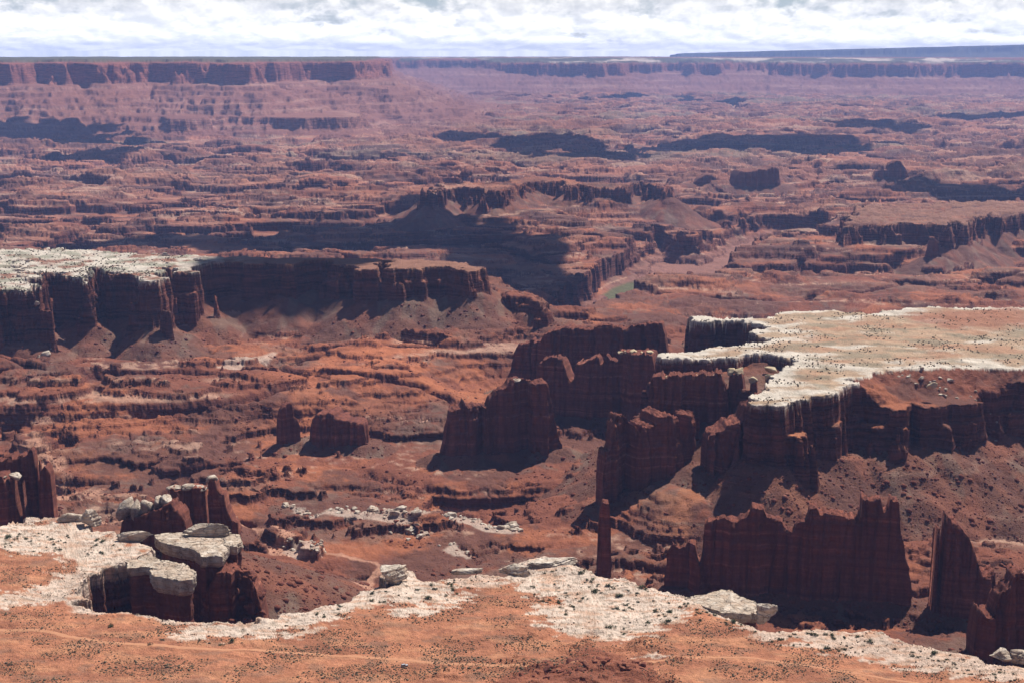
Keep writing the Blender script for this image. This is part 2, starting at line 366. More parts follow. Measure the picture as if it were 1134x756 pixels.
def rim(P, top, cliff, capt, ww, slope=0.62, bench=None, topn=1.0, capcol=True, margin=700.0, bulge=9.0, vary=.25):
    """a plateau: pale cap, sheer cliff with flutes, apron of talus"""
    global ZG, talus, capd
    d0 = sdf(X + wx * ww, Y + wy * ww, P, margin)
    cliff = cliff * (1 + vary * np.clip(fbm(X / 260, Y / 260, 2, 39), -1.2, .8))
    fl = (np.abs(pn(X / 80, Y / 80, 30)) * 2.2 + np.abs(pn(X / 30, Y / 30, 31)) * 1.2 + np.abs(pn(X / 11, Y / 11, 33)) * .5 + pn(X / 5, Y / 5, 34) * .12) * bulge
    d = d0 + (fl - bulge * 0.9) * sst(-30, 0, d0)
    lw = np.clip(fbm(X / 55, Y / 55, 3, 36) * 16 + 2, 0, 14)
    mid = top - capt - cliff * (.42 + .16 * pn(X / 90, Y / 90, 38))
    foot = top - capt - cliff
    U = np.interp(d, [-900, 0, 1.2, 1.8, 4.5], [1, 1, .5, .1, 0]) 
    cv = np.clip(.75 + .55 * pn(X / 13, Y / 13, 41) + .3 * np.floor(pn(X / 8, Y / 8, 42) * 2), .25, 1.3)
    cut = cv * np.interp(d, [0, 1.4, 2.0, 5.0], [0, capt * .8, capt, 0]).astype(F32)
    prof = np.where(d < 2.0, top - cut, mid + (top - capt - mid) * np.clip(1 - (d - 2) / 2.5, 0, 1))
    prof = prof + (foot - mid) * np.clip((d - 5.5 - lw) / 4.0, 0, 1) - .25 * np.clip(d - 5, 0, lw)
    ta = foot - slope * np.maximum(sdf(X, Y, P, margin) - 10 + fbm(X / 60, Y / 60, 2, 37) * 14, 0) + GR * 0.6
    tb = np.maximum(prof, np.where(d > 4, ta, -900)); tb = np.where(d > 10 + lw, ta, tb)
    tb = np.where(d < 0, top + topn * strata2(X, Y) - vary * 30 * (not capcol) * np.maximum(fbm(X / 300, Y / 200, 3, 35), 0) , tb)
    tb = np.where(d0 > margin * .98, -900, tb)
    up = tb > ZG
    talus = np.where(up, np.where(d > 4, sst(1.5, -.5, tb - ta), 0), talus)
    ZG = np.where(up, tb, ZG)
    if capcol: capd = np.minimum(capd, d)
    return d


def strata2(x, y):
    """low slabs and hollows of bare slickrock"""
    h = fbm(x / 80, y / 45, 4, 120, 0.5) * 3.0
    st = 1.1
    q = h / st
    fr = q - np.floor(q)
    return ((np.floor(q) + sst(0.72, 1.0, fr)) * st).astype(F32)


dF = rim(RIM_FRONT, 0, 78, 9, 0.5)
dR = rim(RIM_RIGHT, -10, 76, 5, 0.9, bulge=11)
dS = rim(SHELF_RIGHT, -38, 46, 2, 0.8, topn=2.0, capcol=False)
rs = -13 - 0.55 * np.maximum(dR - 2, 0) + GR          # red slope from the pale cap down to the shelf
selr = (dR > 2) & (dS < 0)
ZG = np.where(selr, np.maximum(ZG, np.maximum(rs, -38)), ZG)
rim(RECESS, -26, 60, 2, 0.7, topn=2.0, capcol=False)
_pxl = 567 + X / np.maximum(Y, 1) * FPX * cp
dL = rim(RIM_LEFT, 0, np.interp(_pxl, [0, 200, 300, 400, 430, 540], [86, 74, 50, 56, 42, 34]).astype(F32), 6, 1.6, bulge=17, vary=.15)
rim(RIM_TAIL, -52, 24, 2, 1.6, topn=2.0, capcol=False, bulge=12)
dMR = rim(MESA_RIGHT, -122, 62, 3, 2.4, topn=3.0, capcol=False, bulge=24)
dMM = rim(MESA_MID, -108, 38, 4, 2.8, topn=3.0, capcol=False, bulge=26, vary=.6)
# aprons of rubble round the fins
for f in FINS:
    A, B = finline(f)
    cx_, cy_ = (A + B) / 2
    if math.hypot(cx_, cy_) > 9000: continue
    m = (np.abs(X - cx_) < 420) & (np.abs(Y - cy_) < 420)
    nb = np.array([-(B - A)[1], (B - A)[0]]); nb = nb / np.hypot(*nb)
    if nb @ ((A + B) / 2) < 0: nb = -nb
    off = nb * f[6] * 0.5
    d = segdist(X[m], Y[m], A + off, B + off) - f[6] * 0.5
    k = f[5] + 5 - 0.5 * np.maximum(d, 0) + GR[m] * .5
    zz = ZG[m]; up = k > zz
    tt = talus[m]; tt[up] = 1; talus[m] = tt
    ZG[m] = np.where(up, k, zz)


# far mesas: sheer upper cliff, banded slope, lower bench
def mesa(P, top, cl, foot, run, ww, benches):
    global ZG
    d = sdf(X + wxf * ww, Y + wyf * ww, P, 6000)
    dg = d + np.abs(fbm(X / 240, Y / 600, 3, 81)) * 230 * sst(0, 500, d) - 60
    xs = [-6000, -700, -140, -130, -20, 0, 40, run, run * 1.6, 6000]
    zz = [top + 3, top + 2, top, top - cl * .12, top - cl * .16, top - cl * .5, top - cl, foot, foot - 40, foot - 500]
    p = np.interp(d, xs[:7] + [9000], zz[:7] + [zz[6]]).astype(F32)
    p2 = np.interp(dg, [-100, 40, run, run * 1.6, 6000], [top - cl, top - cl, foot, foot - 40, foot - 500]).astype(F32)
    st = 45.0
    q = (p2 + fbm(X / 300, Y / 300, 3, 83) * 16) / st
    fr = q - np.floor(q)
    p2 = p2 + benches * ((np.floor(q) + sst(0.6, 0.9, fr)) * st - q * st)
    t = np.where(d < 40, np.maximum(p, p2), p2) + (d < 0) * fbm(X / 700, Y / 700, 3, 85) * 8
    t = np.where(d > 5900, -900, t)
    ZG = np.maximum(ZG, t.astype(F32))
    return d


dFL = mesa(FARL, 338, 185, -190, 1150, 0.9, 0.6)
dB = sdf(X + wxf * .7, Y + wyf * .7, BENCHL, 2500)
bz = np.interp(dB, [-2500, -900, -10, 25, 60, 400], [-30, -50, -78, -160, -185, -260]).astype(F32)
ZG = np.maximum(ZG, np.where(dB > 2400, -900, bz))
dFM = mesa(FARM, 250, 215, -205, 1700, 1.8, 0.5)
domes = np.maximum(fbm(X / 900, Y / 900, 3, 87), 0) * 55 * sst(-50, -400, dFM) * sst(-5200, -1500, dFM)
ZG = ZG + domes
dFB = mesa(FARB, 295, 150, -200, 2500, 1.0, 0.3)
ZG0 = ZG.copy(); dFH = mesa(FARH, 590, 160, 0, 2500, 1.0, 0.3)

ZG = np.where(ZG > ZG0, np.maximum(ZG0, ZG - np.interp(_pxl, [700, 860, 1134, 1500], [260, 150, 0, 0])), ZG)
del ZG0
# foreground: gentle swells, the foot of the overlook, a rocky hump at the bottom
fg = dF < 0
sw = fbm(X / 120, Y / 120, 3, 101) * 2.6
rise = np.interp(np.where(RR < 100, np.hypot(X, np.minimum(Y + 38, Y * .2 + 38)), RR), [0, 38.4, 38.9, 42, 60, 75, 200, 520, 700, 760], [398.2, 398.2, 388, 330, 190, 160, 120, 40, 8, 0]).astype(F32)
hump = poly([(540, 756), (575, 738), (612, 733), (650, 716), (690, 722), (725, 738), (735, 790), (500, 790)], 2)
dh = sdf(X + wx * .6, Y + wy * .6, hump, 200)
hz = np.where(dh < 40, strata2(X * 2.2 + 300, Y * 2.2) * 1.5 + np.interp(dh, [-60, -25, -4, 0, 14, 40], [9, 6.5, 3.4, 1.8, 0, 0]), 0).astype(F32)
ZG = np.where(fg, np.where(dF > -6, ZG, ZG * 0.55) + sw * sst(0, -20, dF) + np.where(dh < 40, np.maximum(hz, 0), 0), ZG)
ZG = np.where(RR < 900, np.maximum(ZG, rise + np.where((RR < 760) & (RR > 100), GR * sst(760, 700, RR), 0)), ZG)
print('heights', round(time.time() - T0, 1))

_dzr = np.gradient(ZG, axis=0) / np.gradient(RR, axis=0)
_dzt = np.gradient(ZG, axis=1) / (np.gradient(TH.astype(F32), axis=1) * np.maximum(RR, 1))
_st, _ct = np.sin(TH).astype(F32), np.cos(TH).astype(F32)
NXs = -(_dzr * _st + _dzt * _ct); NYs = -(_dzr * _ct - _dzt * _st)
del _dzr, _dzt, _st, _ct
# rows go where the view sees them: sample every column along its own slope
pix = 1 / FPX
E = np.arctan2(ZG - CAMZ, RR)
dE = np.abs(np.diff(E, axis=0)) / pix
mx = np.maximum.accumulate(E, axis=0)[:-1]
vis = np.where(E[1:] >= mx - 0.0015, 1.0, 0.22)
dl = np.diff(np.log(RR), axis=0)
Wt = (dE * vis + dl * 130 + 0.02).astype(F32)
Wt[:14] = np.maximum(Wt[:14], 1.0)
Wt = np.minimum(Wt, 60)
k = 12
for _ in range(2):
    cs = np.cumsum(np.pad(Wt, ((0, 0), (k + 1, k)), mode='edge'), axis=1, dtype=np.float64)
    Wt = ((cs[:, 2 * k + 1:] - cs[:, :-2 * k - 1]) / (2 * k + 1)).astype(F32)
cw = np.vstack([np.zeros((1, Wt.shape[1]), F32), np.cumsum(Wt, axis=0, dtype=np.float64)])
NC = len(th)
rn = np.empty((NR, NC)); FLD = {}
src = {'z': ZG, 'talus': talus, 'cap': capd, 'dF': dF, 'dR': dR, 'dS': dS, 'dL': dL, 'dc': dc, 'dFL': dFL, 'dFM': dFM, 'dMR': dMR, 'floor': floorm, 'dcs': dcs, 'nx': NXs, 'ny': NYs}
for q in src: FLD[q] = np.empty((NR, NC), F32)
tt = np.linspace(0, 1, NR)
for j in range(NC):
    rn[:, j] = np.interp(tt * cw[-1, j], cw[:, j], rr)
    for q in src: FLD[q][:, j] = np.interp(rn[:, j], rr, src[q][:, j])
x = (rn * np.sin(th)).astype(F32); y = (rn * np.cos(th)).astype(F32); z = FLD['z']
rn = rn.astype(F32)
del X, Y, E, Wt, cw, cs, dE, vis, src
# soft and hard beds bite in and out of every steep face
P = np.dstack([x, y, z]).astype(F32)


def gnorm(P):
    du = np.gradient(P, axis=1); dv = np.gradient(P, axis=0)
    n = np.cross(du, dv)
    n /= np.linalg.norm(n, axis=2, keepdims=True) + 1e-9
    return n


N = np.dstack([FLD['nx'], FLD['ny'], np.ones_like(z)])
N /= np.linalg.norm(N, axis=2, keepdims=True)
steep = sst(0.85, 0.45, N[:, :, 2])
nh = N[:, :, :2] / (np.linalg.norm(N[:, :, :2], axis=2, keepdims=True) + 1e-6)
amp = steep * np.interp(rn, [700, 1500, 2500, 8000, 30000], [1.3, 2.0, 3.2, 8, 14]) * sst(680, 760, rn)
bed = pn(z / 3.1, x * 0.003, 140) * 1.0 + pn(z / 9, y * 0.003, 141) * 0.8 + pn(x / 7 + z / 40, y / 7, 142) * 0.9
P[:, :, :2] += nh * (amp * bed)[:, :, None]
x, y, z = P[:, :, 0], P[:, :, 1], P[:, :, 2]
ZTOP = None


def hgt(px_, py_):
    """ground height under plan points, read from the sheet"""
    px_, py_ = np.atleast_1d(px_).astype(float), np.atleast_1d(py_).astype(float)
    a = np.arctan2(px_, py_); r = np.hypot(px_, py_)
    j = np.clip(np.searchsorted(th, a), 1, NC - 1)
    j = np.where(np.abs(th[j] - a) < np.abs(th[j - 1] - a), j, j - 1)
    return np.array([np.interp(ri, rn[:, k], FLD['z'][:, k]) for ri, k in zip(r, j)])


# colours of the bare ground, by rock and soil
def c3(*c): return np.array(c, F32)


def blend(col, c, w): col += (c - col) * w[:, :, None]


col = np.empty(P.shape, F32); col[:] = c3(.215, .082, .050)
n1 = fbm(x / 260, y / 260, 4, 201); n2 = fbm(x / 60, y / 60, 4, 205); n3 = fbm(x / 16, y / 16, 3, 209)
blend(col, c3(.350, .135, .068), sst(-.05, .45, n1 + .4 * n2) * .85)
blend(col, c3(.120, .062, .048), sst(-.1, .3, fbm(x / 180, y / 180, 4, 213) + .35 * n3) * .75)
blend(col, c3(.185, .140, .110), sst(.2, .65, fbm(x / 140, y / 140, 4, 217) + .3 * n3) * .45)
blend(col, c3(.470, .205, .100), FLD['floor'] * sst(-.3, .3, n2) * .55 * sst(2600, 1700, rn))
blend(col, c3(.215, .105, .072), sst(3500, 8000, rn) * .55)
blend(col, c3(.40, .17, .10), sst(4500, 7000, rn) * sst(.1, .5, fbm(x / 1500, y / 600, 4, 221)) * .5)
blend(col, c3(.52, .38, .28), sst(3000, 6000, rn) * sst(.36, .6, fbm(x / 500, y / 160, 4, 223) ) * .5)
blend(col, c3(.20, .17, .12), sst(6000, 9000, rn) * sst(.1, .5, fbm(x / 1900, y / 1300, 4, 225)) * .7)
blend(col, c3(.105, .058, .050), sst(3000, 5000, rn) * sst(.12, .4, fbm(x / 420, y / 190, 5, 226, .62)) * .75)
blend(col, c3(.40, .20, .13), sst(3000, 5000, rn) * sst(.2, .45, fbm(x / 330, y / 110, 5, 227, .62)) * .6)
blend(col, c3(.47, .175, .082), sst(120, -160, sdf(x + n1 * 60, y + n1 * 60, poly([(290, 450), (330, 425), (380, 408), (440, 405), (490, 412), (520, 425), (500, 445), (450, 455), (400, 470), (330, 470)], -155), 400)) * sst(-.5, .1, n2) * .8)
blend(col, c3(.50, .34, .25), sst(.28, .5, pn(z / 5.5, x * .0012 + y * .0008, 228) + .18 * n3) * sst(.02, .35, fbm(x / 420, y / 170, 4, 229)) * (z < -60) * .6)
# hard beds are dark red, darkened further in place of undercut shade
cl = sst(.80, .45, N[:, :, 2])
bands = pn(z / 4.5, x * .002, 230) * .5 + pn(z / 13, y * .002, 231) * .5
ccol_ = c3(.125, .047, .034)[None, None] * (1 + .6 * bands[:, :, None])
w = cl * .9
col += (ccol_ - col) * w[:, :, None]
# talus: grey brown rubble with fallen streaks
tl = FLD['talus'] * (1 - cl)
blend(col, c3(.135, .070, .052), tl * .8)
blend(col, c3(.19, .145, .11), tl * sst(.15, .55, fbm(x / 40, y / 110, 3, 235)) * .6)
blend(col, c3(.24, .095, .058), tl * sst(.1, .5, fbm(x / 70, y / 70, 3, 237)) * .7)
# pale caprock
cap = FLD['cap']
capn = cap + n2 * 6
white = c3(.640, .560, .470)
dRr, dLl, dFf = FLD['dR'], FLD['dL'], FLD['dF']
wR = sst(2.0, 1.4, dRr) * sst(-16.0, -14.2, FLD['z'])
blend(col, c3(.435, .300, .200), wR)
blend(col, white * .98, wR * sst(-.25, .25, fbm(x / 90, y / 40, 4, 241) + np.interp(dRr, [-120, -30, 0], [-.55, -.15, .4])))
blend(col, c3(.42, .235, .145), wR * sst(.0, .35, fbm(x / 120, y / 60, 4, 243)) * sst(-12, -70, dRr) * .85)
blend(col, c3(.27, .225, .155), wR * sst(.05, .4, fbm(x / 70, y / 28, 4, 244, .6)) * sst(-6, -40, dRr) * .75)
blend(col, c3(.33, .14, .085), sst(30, -10, sdf(x + n2 * 25, y + n2 * 25, poly([(1010, 349), (1050, 345), (1134, 343), (1300, 345), (1300, 362), (1134, 362), (1060, 362), (1020, 358)], -10), 200)) * wR * .8)
wL = sst(2.0, 1.4, dLl) * sst(-4.0, -2.6, FLD['z'])
lw = sst(at(300, 288, 0)[0], at(190, 288, 0)[0], x)
blend(col, c3(.27, .13, .085), wL)
blend(col, white * .92, wL * lw * sst(-.5, .0, n2))
blend(col, c3(.27, .26, .19), wL * lw * sst(.05, .4, fbm(x / 50, y / 50, 4, 245)) * .8)
# the foreground rim
soil = c3(.430, .195, .110)
wf = (dFf < 2.6) & (z > -13)
fgc = np.empty(P.shape, F32); fgc[:] = soil
blend(fgc, c3(.330, .145, .085), sst(-.15, .45, fbm(x / 60, y / 25, 4, 251)) * .85)
blend(fgc, c3(.520, .270, .150), sst(.0, .5, fbm(x / 35, y / 14, 4, 255)) * .6)
blend(fgc, c3(.230, .150, .105), sst(.2, .6, fbm(x / 22, y / 12, 3, 257)) * .5)
WHITES = [([(-300, 572), (0, 577), (90, 574), (130, 590), (166, 612), (156, 624), (100, 632), (60, 612), (0, 610), (-300, 606)], 1),
          ([(-50, 668), (0, 655), (30, 650), (62, 634), (105, 624), (160, 612), (160, 624), (97, 643), (84, 662), (50, 664), (0, 672)], .9),
          ([(180, 703), (215, 690), (290, 688), (345, 670), (420, 646), (422, 626), (470, 635), (505, 648), (520, 664), (480, 672), (430, 668), (340, 695), (280, 704), (200, 707)], 1),
          ([(545, 642), (552, 620), (600, 615), (640, 620), (700, 643), (740, 653), (785, 668), (752, 690), (700, 706), (660, 707), (630, 700), (600, 690), (590, 672), (620, 662), (580, 652)], 1),
          ([(505, 650), (470, 634), (552, 636), (580, 648)], .7),
          ([(780, 665), (845, 690), (900, 692), (1000, 704), (1090, 727), (1134, 736), (1300, 766), (1300, 785), (1134, 757), (1050, 744), (960, 727), (880, 713), (820, 702)], .8)]
wn = fbm(x / 20 + y / 40, y / 6.5, 4, 261, .55)
wmask = np.zeros(x.shape, F32)
for pts, s_ in WHITES:
    dd = sdf(x + n3 * 6, y + n3 * 6, poly(pts, 0), 120)
    wmask = np.maximum(wmask, s_ * sst(.07, -.07, dd / 20 + wn * .62 + .03))
for pts in [[(598, 668), (640, 672), (690, 682), (740, 690), (690, 690), (630, 680)], [(620, 690), (680, 698), (730, 704), (715, 709), (660, 704)], [(705, 727), (730, 725), (742, 727), (722, 731)],
            [(430, 674), (490, 672), (480, 680), (440, 681)], [(300, 700), (345, 697), (380, 690), (330, 706)]]:
    dd = sdf(x + n3 * 3, y + n3 * 3, poly(pts, 0), 60)
    wmask = np.maximum(wmask, sst(.1, -.1, dd / 10 + wn * .5))
wmask = np.maximum(wmask, sst(-7, -2, dFf) * .9)
blend(fgc, white * c3(1.06, 1.05, 1.04), wmask)
blend(fgc, c3(.50, .27, .15), wmask * sst(.12, .4, fbm(x / 22, y / 6, 4, 265, .55)) * .55)
jn = np.minimum(np.abs(pn(x / 26 + .4 * pn(x / 9, y / 9, 271), y / 8, 272)), np.abs(pn(x / 15, y / 40 + .4 * pn(x / 8, y / 8, 273), 274)) * 2.2)
blend(fgc, c3(.25, .15, .10), wmask * sst(.045, .012, jn) * .75)
blend(fgc, c3(.22, .19, .145), wmask * sst(.30, .55, fbm(x / 7, y / 3.2, 4, 267)) * .8)
blend(fgc, c3(.235, .088, .055), sst(8, -6, sdf(x + n3 * 4, y + n3 * 4, hump, 60)) * .85)
col = np.where(wf[:, :, None], fgc, col)
# the pale dry washes of the basin
WASH = [([(20, 487), (45, 500), (60, 520), (70, 533), (100, 540), (112, 552), (70, 556)], 14, -150), ([(140, 585), (190, 560), (280, 575), (330, 590), (300, 598), (345, 600)], 10, -150),
        ([(420, 655), (405, 640), (412, 620), (395, 608), (345, 600)], 9, -150), ([(280, 380), (250, 388), (200, 392), (170, 400)], 22, -160), ([(180, 376), (215, 362), (260, 352), (320, 347), (370, 345)], 20, -165)]
for pts, wd, zz in WASH:
    A = poly(pts, zz); dd = np.full(x.shape, 300, F32)
    lo, hi = A.min(0) - 150, A.max(0) + 150
    m = (x > lo[0]) & (x < hi[0]) & (y > lo[1]) & (y < hi[1]) & (z < -90)
    xx, yy = x[m] + n2[m] * 22, y[m] + n2[m] * 22
    best = np.full(xx.shape, 300, F32)
    for i in range(len(A) - 1): best = np.minimum(best, segdist(xx, yy, A[i], A[i + 1]))
    dd[m] = best
    blend(col, c3(.50, .29, .20), sst(1.3, .5, dd / wd + .3 * n3) * .8)
# white ledge line of the near basin
for pts in [[(318, 541), (345, 552), (372, 545), (388, 556), (415, 546), (418, 551), (450, 566), (478, 556), (500, 551), (530, 555), (570, 563), (575, 570), (540, 570), (500, 558), (470, 566), (446, 572), (400, 566), (340, 560)],
            [(490, 590), (500, 582), (520, 588), (530, 594), (515, 598)], [(312, 592), (330, 587), (352, 592), (356, 599), (330, 600)], [(240, 422), (270, 412), (305, 402), (300, 410), (262, 424)]]:
    dd = sdf(x + n3 * 5, y + n3 * 5, poly(pts, -140), 60)
    blend(col, white * .95, sst(3, -2, dd + n3 * 4) * (z < -80) * .55)
# river canyon: pinkish lower beds and a green strip of bank
dcf = FLD['dc']
blend(col, c3(.25, .13, .10), sst(-20, -60, dcf) * (1 - .4 * cl))
blend(col, c3(.095, .115, .055), sst(16, 4, FLD['dcs']) * sst(-4, -12, dcf) * .9)
# far mesas
b2 = pn(z / 16, x * .0006, 301) * .6 + pn(z / 40, y * .0006, 302) * .6
for dk, top_, cl_ in ((FLD['dFL'], 338, 185), (FLD['dFM'], 250, 215)):
    q = sst(2600, 1200, dk) * (z > -195)
    blend(col, c3(.235, .112, .082), q)
    blend(col, c3(.36, .22, .17), q * sst(.15, .5, b2) * .7)
    blend(col, c3(.17, .075, .055), q * sst(.1, .5, -b2) * .7)
    blend(col, c3(.245, .095, .065), sst(60, 30, dk) * sst(top_ - cl_ - 20, top_ - cl_ + 30, z))
    blend(col, c3(.105, .105, .065), sst(-60, -150, dk))
q = sst(-30, -300, FLD['dFM']) * sst(.0, .25, fbm(x / 1000, y / 1000, 4, 305) - .1)
blend(col, c3(.62, .56, .48), q * .9)
q = sst(30, -5, FLD['dMR']) * (z > -126)
blend(col, c3(.235, .130, .090), q)
col[rn > 31000] = c3(.10, .10, .07)
col *= (1 + .16 * np.clip(fbm(x / 5, y / 5, 2, 311), -1, 1) * sst(4000, 1500, rn) * (1 - .7 * wmask) + .10 * np.clip(n3, -1, 1))[:, :, None]
col *= np.where(((wR > .3) | (wL > .3))[:, :, None], 1, c3(1.05, .955, .93))
col = np.clip(col, .01, .85)
print('colours', round(time.time() - T0, 1))


# ------------------------------------------------------------------ mesh helpers
def mesh_from(name, V, faces, mat=None, colour=None, smooth=False):
    me = bpy.data.meshes.new(name)
    V = np.ascontiguousarray(V, F32).reshape(-1, 3)
    me.vertices.add(len(V)); me.vertices.foreach_set('co', V.ravel())
    faces = np.ascontiguousarray(faces, np.int32)
    nf, k = faces.shape
    me.loops.add(nf * k); me.loops.foreach_set('vertex_index', faces.ravel())
    me.polygons.add(nf)
    me.polygons.foreach_set('loop_start', np.arange(0, nf * k, k, dtype=np.int32))
    me.polygons.foreach_set('loop_total', np.full(nf, k, np.int32))
    if smooth: me.polygons.foreach_set('use_smooth', np.ones(nf, bool))
    me.update(calc_edges=True)
    if colour is not None:
        at_ = me.color_attributes.new('col', 'FLOAT_COLOR', 'POINT')
        c = np.ones((len(V), 4), F32); c[:, :3] = colour.reshape(-1, 3)
        at_.data.foreach_set('color', c.ravel())
    if mat: me.materials.append(mat)
    return me


def gridfaces(r, c, close=False):
    i = np.arange(r * c).reshape(r, c)
    if close: i = np.concatenate([i, i[:, :1]], 1)
    return np.stack([i[:-1, :-1], i[:-1, 1:], i[1:, 1:], i[1:, :-1]], -1).reshape(-1, 4)


def link(name, me, parent=None, label=None, cat=None, group=None, kind=None, loc=None):
    o = bpy.data.objects.new(name, me)
    C.objects.link(o)
    if parent: o.parent = parent
    if loc is not None: o.location = loc
    if label: o['label'] = label
    if cat: o['category'] = cat
    if group: o['group'] = group
    if kind: o['kind'] = kind
    return o


def newmat(name):
    m = bpy.data.materials.new(name); m.use_nodes = True
    t = m.node_tree
    for n in list(t.nodes): t.nodes.remove(n)
    return m, G(t)


def finish(g, colr, rough=.95, bump=None, dist=.5, strength=.6):
    b = g.n('ShaderNodeBsdfPrincipled', {'Base Color': colr, 'Roughness': rough, 'Specular IOR Level': .15})
    if bump is not None:
        bn = g.n('ShaderNodeBump', {'Height': bump, 'Distance': dist, 'Strength': strength})
        g.t.links.new(bn.outputs[0], b.inputs['Normal'])
    g.n('ShaderNodeOutputMaterial', {'Surface': b.outputs[0]})


M = {}
M['ground'], g = newmat('ground')
geo = g.n('ShaderNodeNewGeometry')
att = g.n('ShaderNodeAttribute', None, attribute_name='col').outputs['Color']
pos = geo.outputs['Position']
f1 = g.noise(pos, .35, 5, .65); f2 = g.noise(pos, .055, 5, .6)
va = g.m('MULTIPLY_ADD', f1, .55, .72)
vb = g.m('MULTIPLY_ADD', f2, .7, .65)
stp = g.n('ShaderNodeMapRange', {0: g.n('ShaderNodeSeparateXYZ', {0: geo.outputs['True Normal']}).outputs[2], 1: .78, 2: .45, 3: 0.0, 4: 1.0}).outputs[0]
mp = g.n('ShaderNodeMapping', {'Vector': pos, 'Scale': (.006, .006, .13)}).outputs[0]
b1 = g.noise(mp, 1.6, 6, .65, .3)
b2 = g.ramp(b1, [(.36, .45), (.50, 1.0), (.64, 1.55)])
vb = g.m('MULTIPLY', vb, g.m('ADD', 1.0, g.m('MULTIPLY', stp, g.m('SUBTRACT', b2, 1.0))))
cc = g.mix(1.0, att, g.n('ShaderNodeCombineXYZ', {0: g.m('MULTIPLY', va, vb), 1: g.m('MULTIPLY', va, vb), 2: g.m('MULTIPLY', va, vb)}).outputs[0], 'MULTIPLY')
hh = g.m('ADD', g.m('MULTIPLY', f1, 1.0), g.m('MULTIPLY', f2, 3.0))
hh = g.m('ADD', hh, g.m('MULTIPLY', g.noise(pos, 1.4, 3, .6), .4))
hh = g.m('ADD', hh, g.m('MULTIPLY', g.m('MULTIPLY', b1, stp), 3.0))
finish(g, cc, .95, hh, 2.2, .9)


def rockmat(name, base, dark, light, band=.12, sc=1.0, joints=False):
    m, g = newmat(name)
    pos = g.n('ShaderNodeNewGeometry').outputs['Position']
    mp = g.n('ShaderNodeMapping', {'Vector': pos, 'Scale': (.0025 * sc, .0025 * sc, band * sc)}).outputs[0]
    b1 = g.noise(mp, 1.6, 6, .65, .3)
    vp = g.n('ShaderNodeMapping', {'Vector': pos, 'Scale': (.14 * sc, .14 * sc, .012 * sc)}).outputs[0]
    v1 = g.noise(vp, 1.0, 5, .6, .2)
    n_ = g.noise(pos, .5 * sc, 5, .65)
    c = g.mix(g.ramp(b1, [(.34, 0.0), (.60, 1.0)]), (*dark, 1), (*base, 1))
    c = g.mix(g.ramp(b1, [(.58, 0.0), (.68, .7)]), c, (*light, 1))
    c = g.mix(g.m('MULTIPLY', g.ramp(v1, [(.42, 0.0), (.62, 1.0)]), .75), c, (*[k * .75 for k in dark], 1))
    s = g.m('MULTIPLY_ADD', n_, .7, .65)
    c = g.mix(1.0, c, g.n('ShaderNodeCombineXYZ', {0: s, 1: s, 2: s}).outputs[0], 'MULTIPLY')
    h = g.m('ADD', g.m('MULTIPLY', b1, 1.2), g.m('MULTIPLY', n_, .8))
    if joints:
        wp = g.n('ShaderNodeVectorMath', {0: pos, 1: g.n('ShaderNodeVectorMath', {0: g.n('ShaderNodeTexNoise', {'Vector': pos, 'Scale': .25}).outputs['Color'], 3: 5.0}, operation='SCALE').outputs[0]}, operation='ADD').outputs[0]
        e_ = g.n('ShaderNodeTexVoronoi', {'Vector': g.n('ShaderNodeMapping', {'Vector': wp, 'Scale': (.10, .16, .22)}).outputs[0], 'Scale': 1.0}, feature='DISTANCE_TO_EDGE').outputs['Distance']
        jf = g.ramp(e_, [(.0, 1.0), (.035, 0.0)])
        c = g.mix(g.m('MULTIPLY', jf, .75), c, (.17, .11, .08, 1))
        st_ = g.ramp(g.noise(pos, .12, 4, .6), [(.50, 0.0), (.70, .6)])
        c = g.mix(st_, c, (.45, .30, .21, 1))
        h = g.m('SUBTRACT', h, g.m('MULTIPLY', jf, 1.2))
    finish(g, c, .95, h, 1.2 / sc, .8)
    return m


M['red'] = rockmat('red_sandstone', (.225, .074, .047), (.120, .041, .030), (.38, .17, .11))
M['redfar'] = rockmat('red_sandstone_far', (.215, .085, .058), (.14, .056, .042), (.30, .15, .10), sc=.35)  # flatter colours and broader bands, used on the distant fins
M['pale'] = rockmat('pale_sandstone', (.66, .58, .49), (.42, .32, .24), (.72, .66, .58), .45, joints=True)
M['yellow'] = rockmat('buff_sandstone', (.60, .49, .33), (.46, .35, .22), (.68, .58, .42), .5)

link('ground', mesh_from('ground', P, gridfaces(NR, NC)[:, ::-1], M['ground'], col), kind='structure',
     label='red desert basin with stepped ledges, pale rims and far mesas', cat='ground')
print('ground', round(time.time() - T0, 1))

# ------------------------------------------------------------------ rock fins
_dn = np.array([0, 1.0])


def hits(px_, py_, A, B):
    """where the sight line through a picture point meets the upright plane through A and B: (share along AB, height)"""
    d = ray(px_, py_); u = B - A
    n = np.array([-u[1], u[0]])
    t = (n @ A) / (n @ d[:2])
    p = d[:2] * t
    return ((p - A) @ u) / (u @ u), CAMZ + d[2] * t


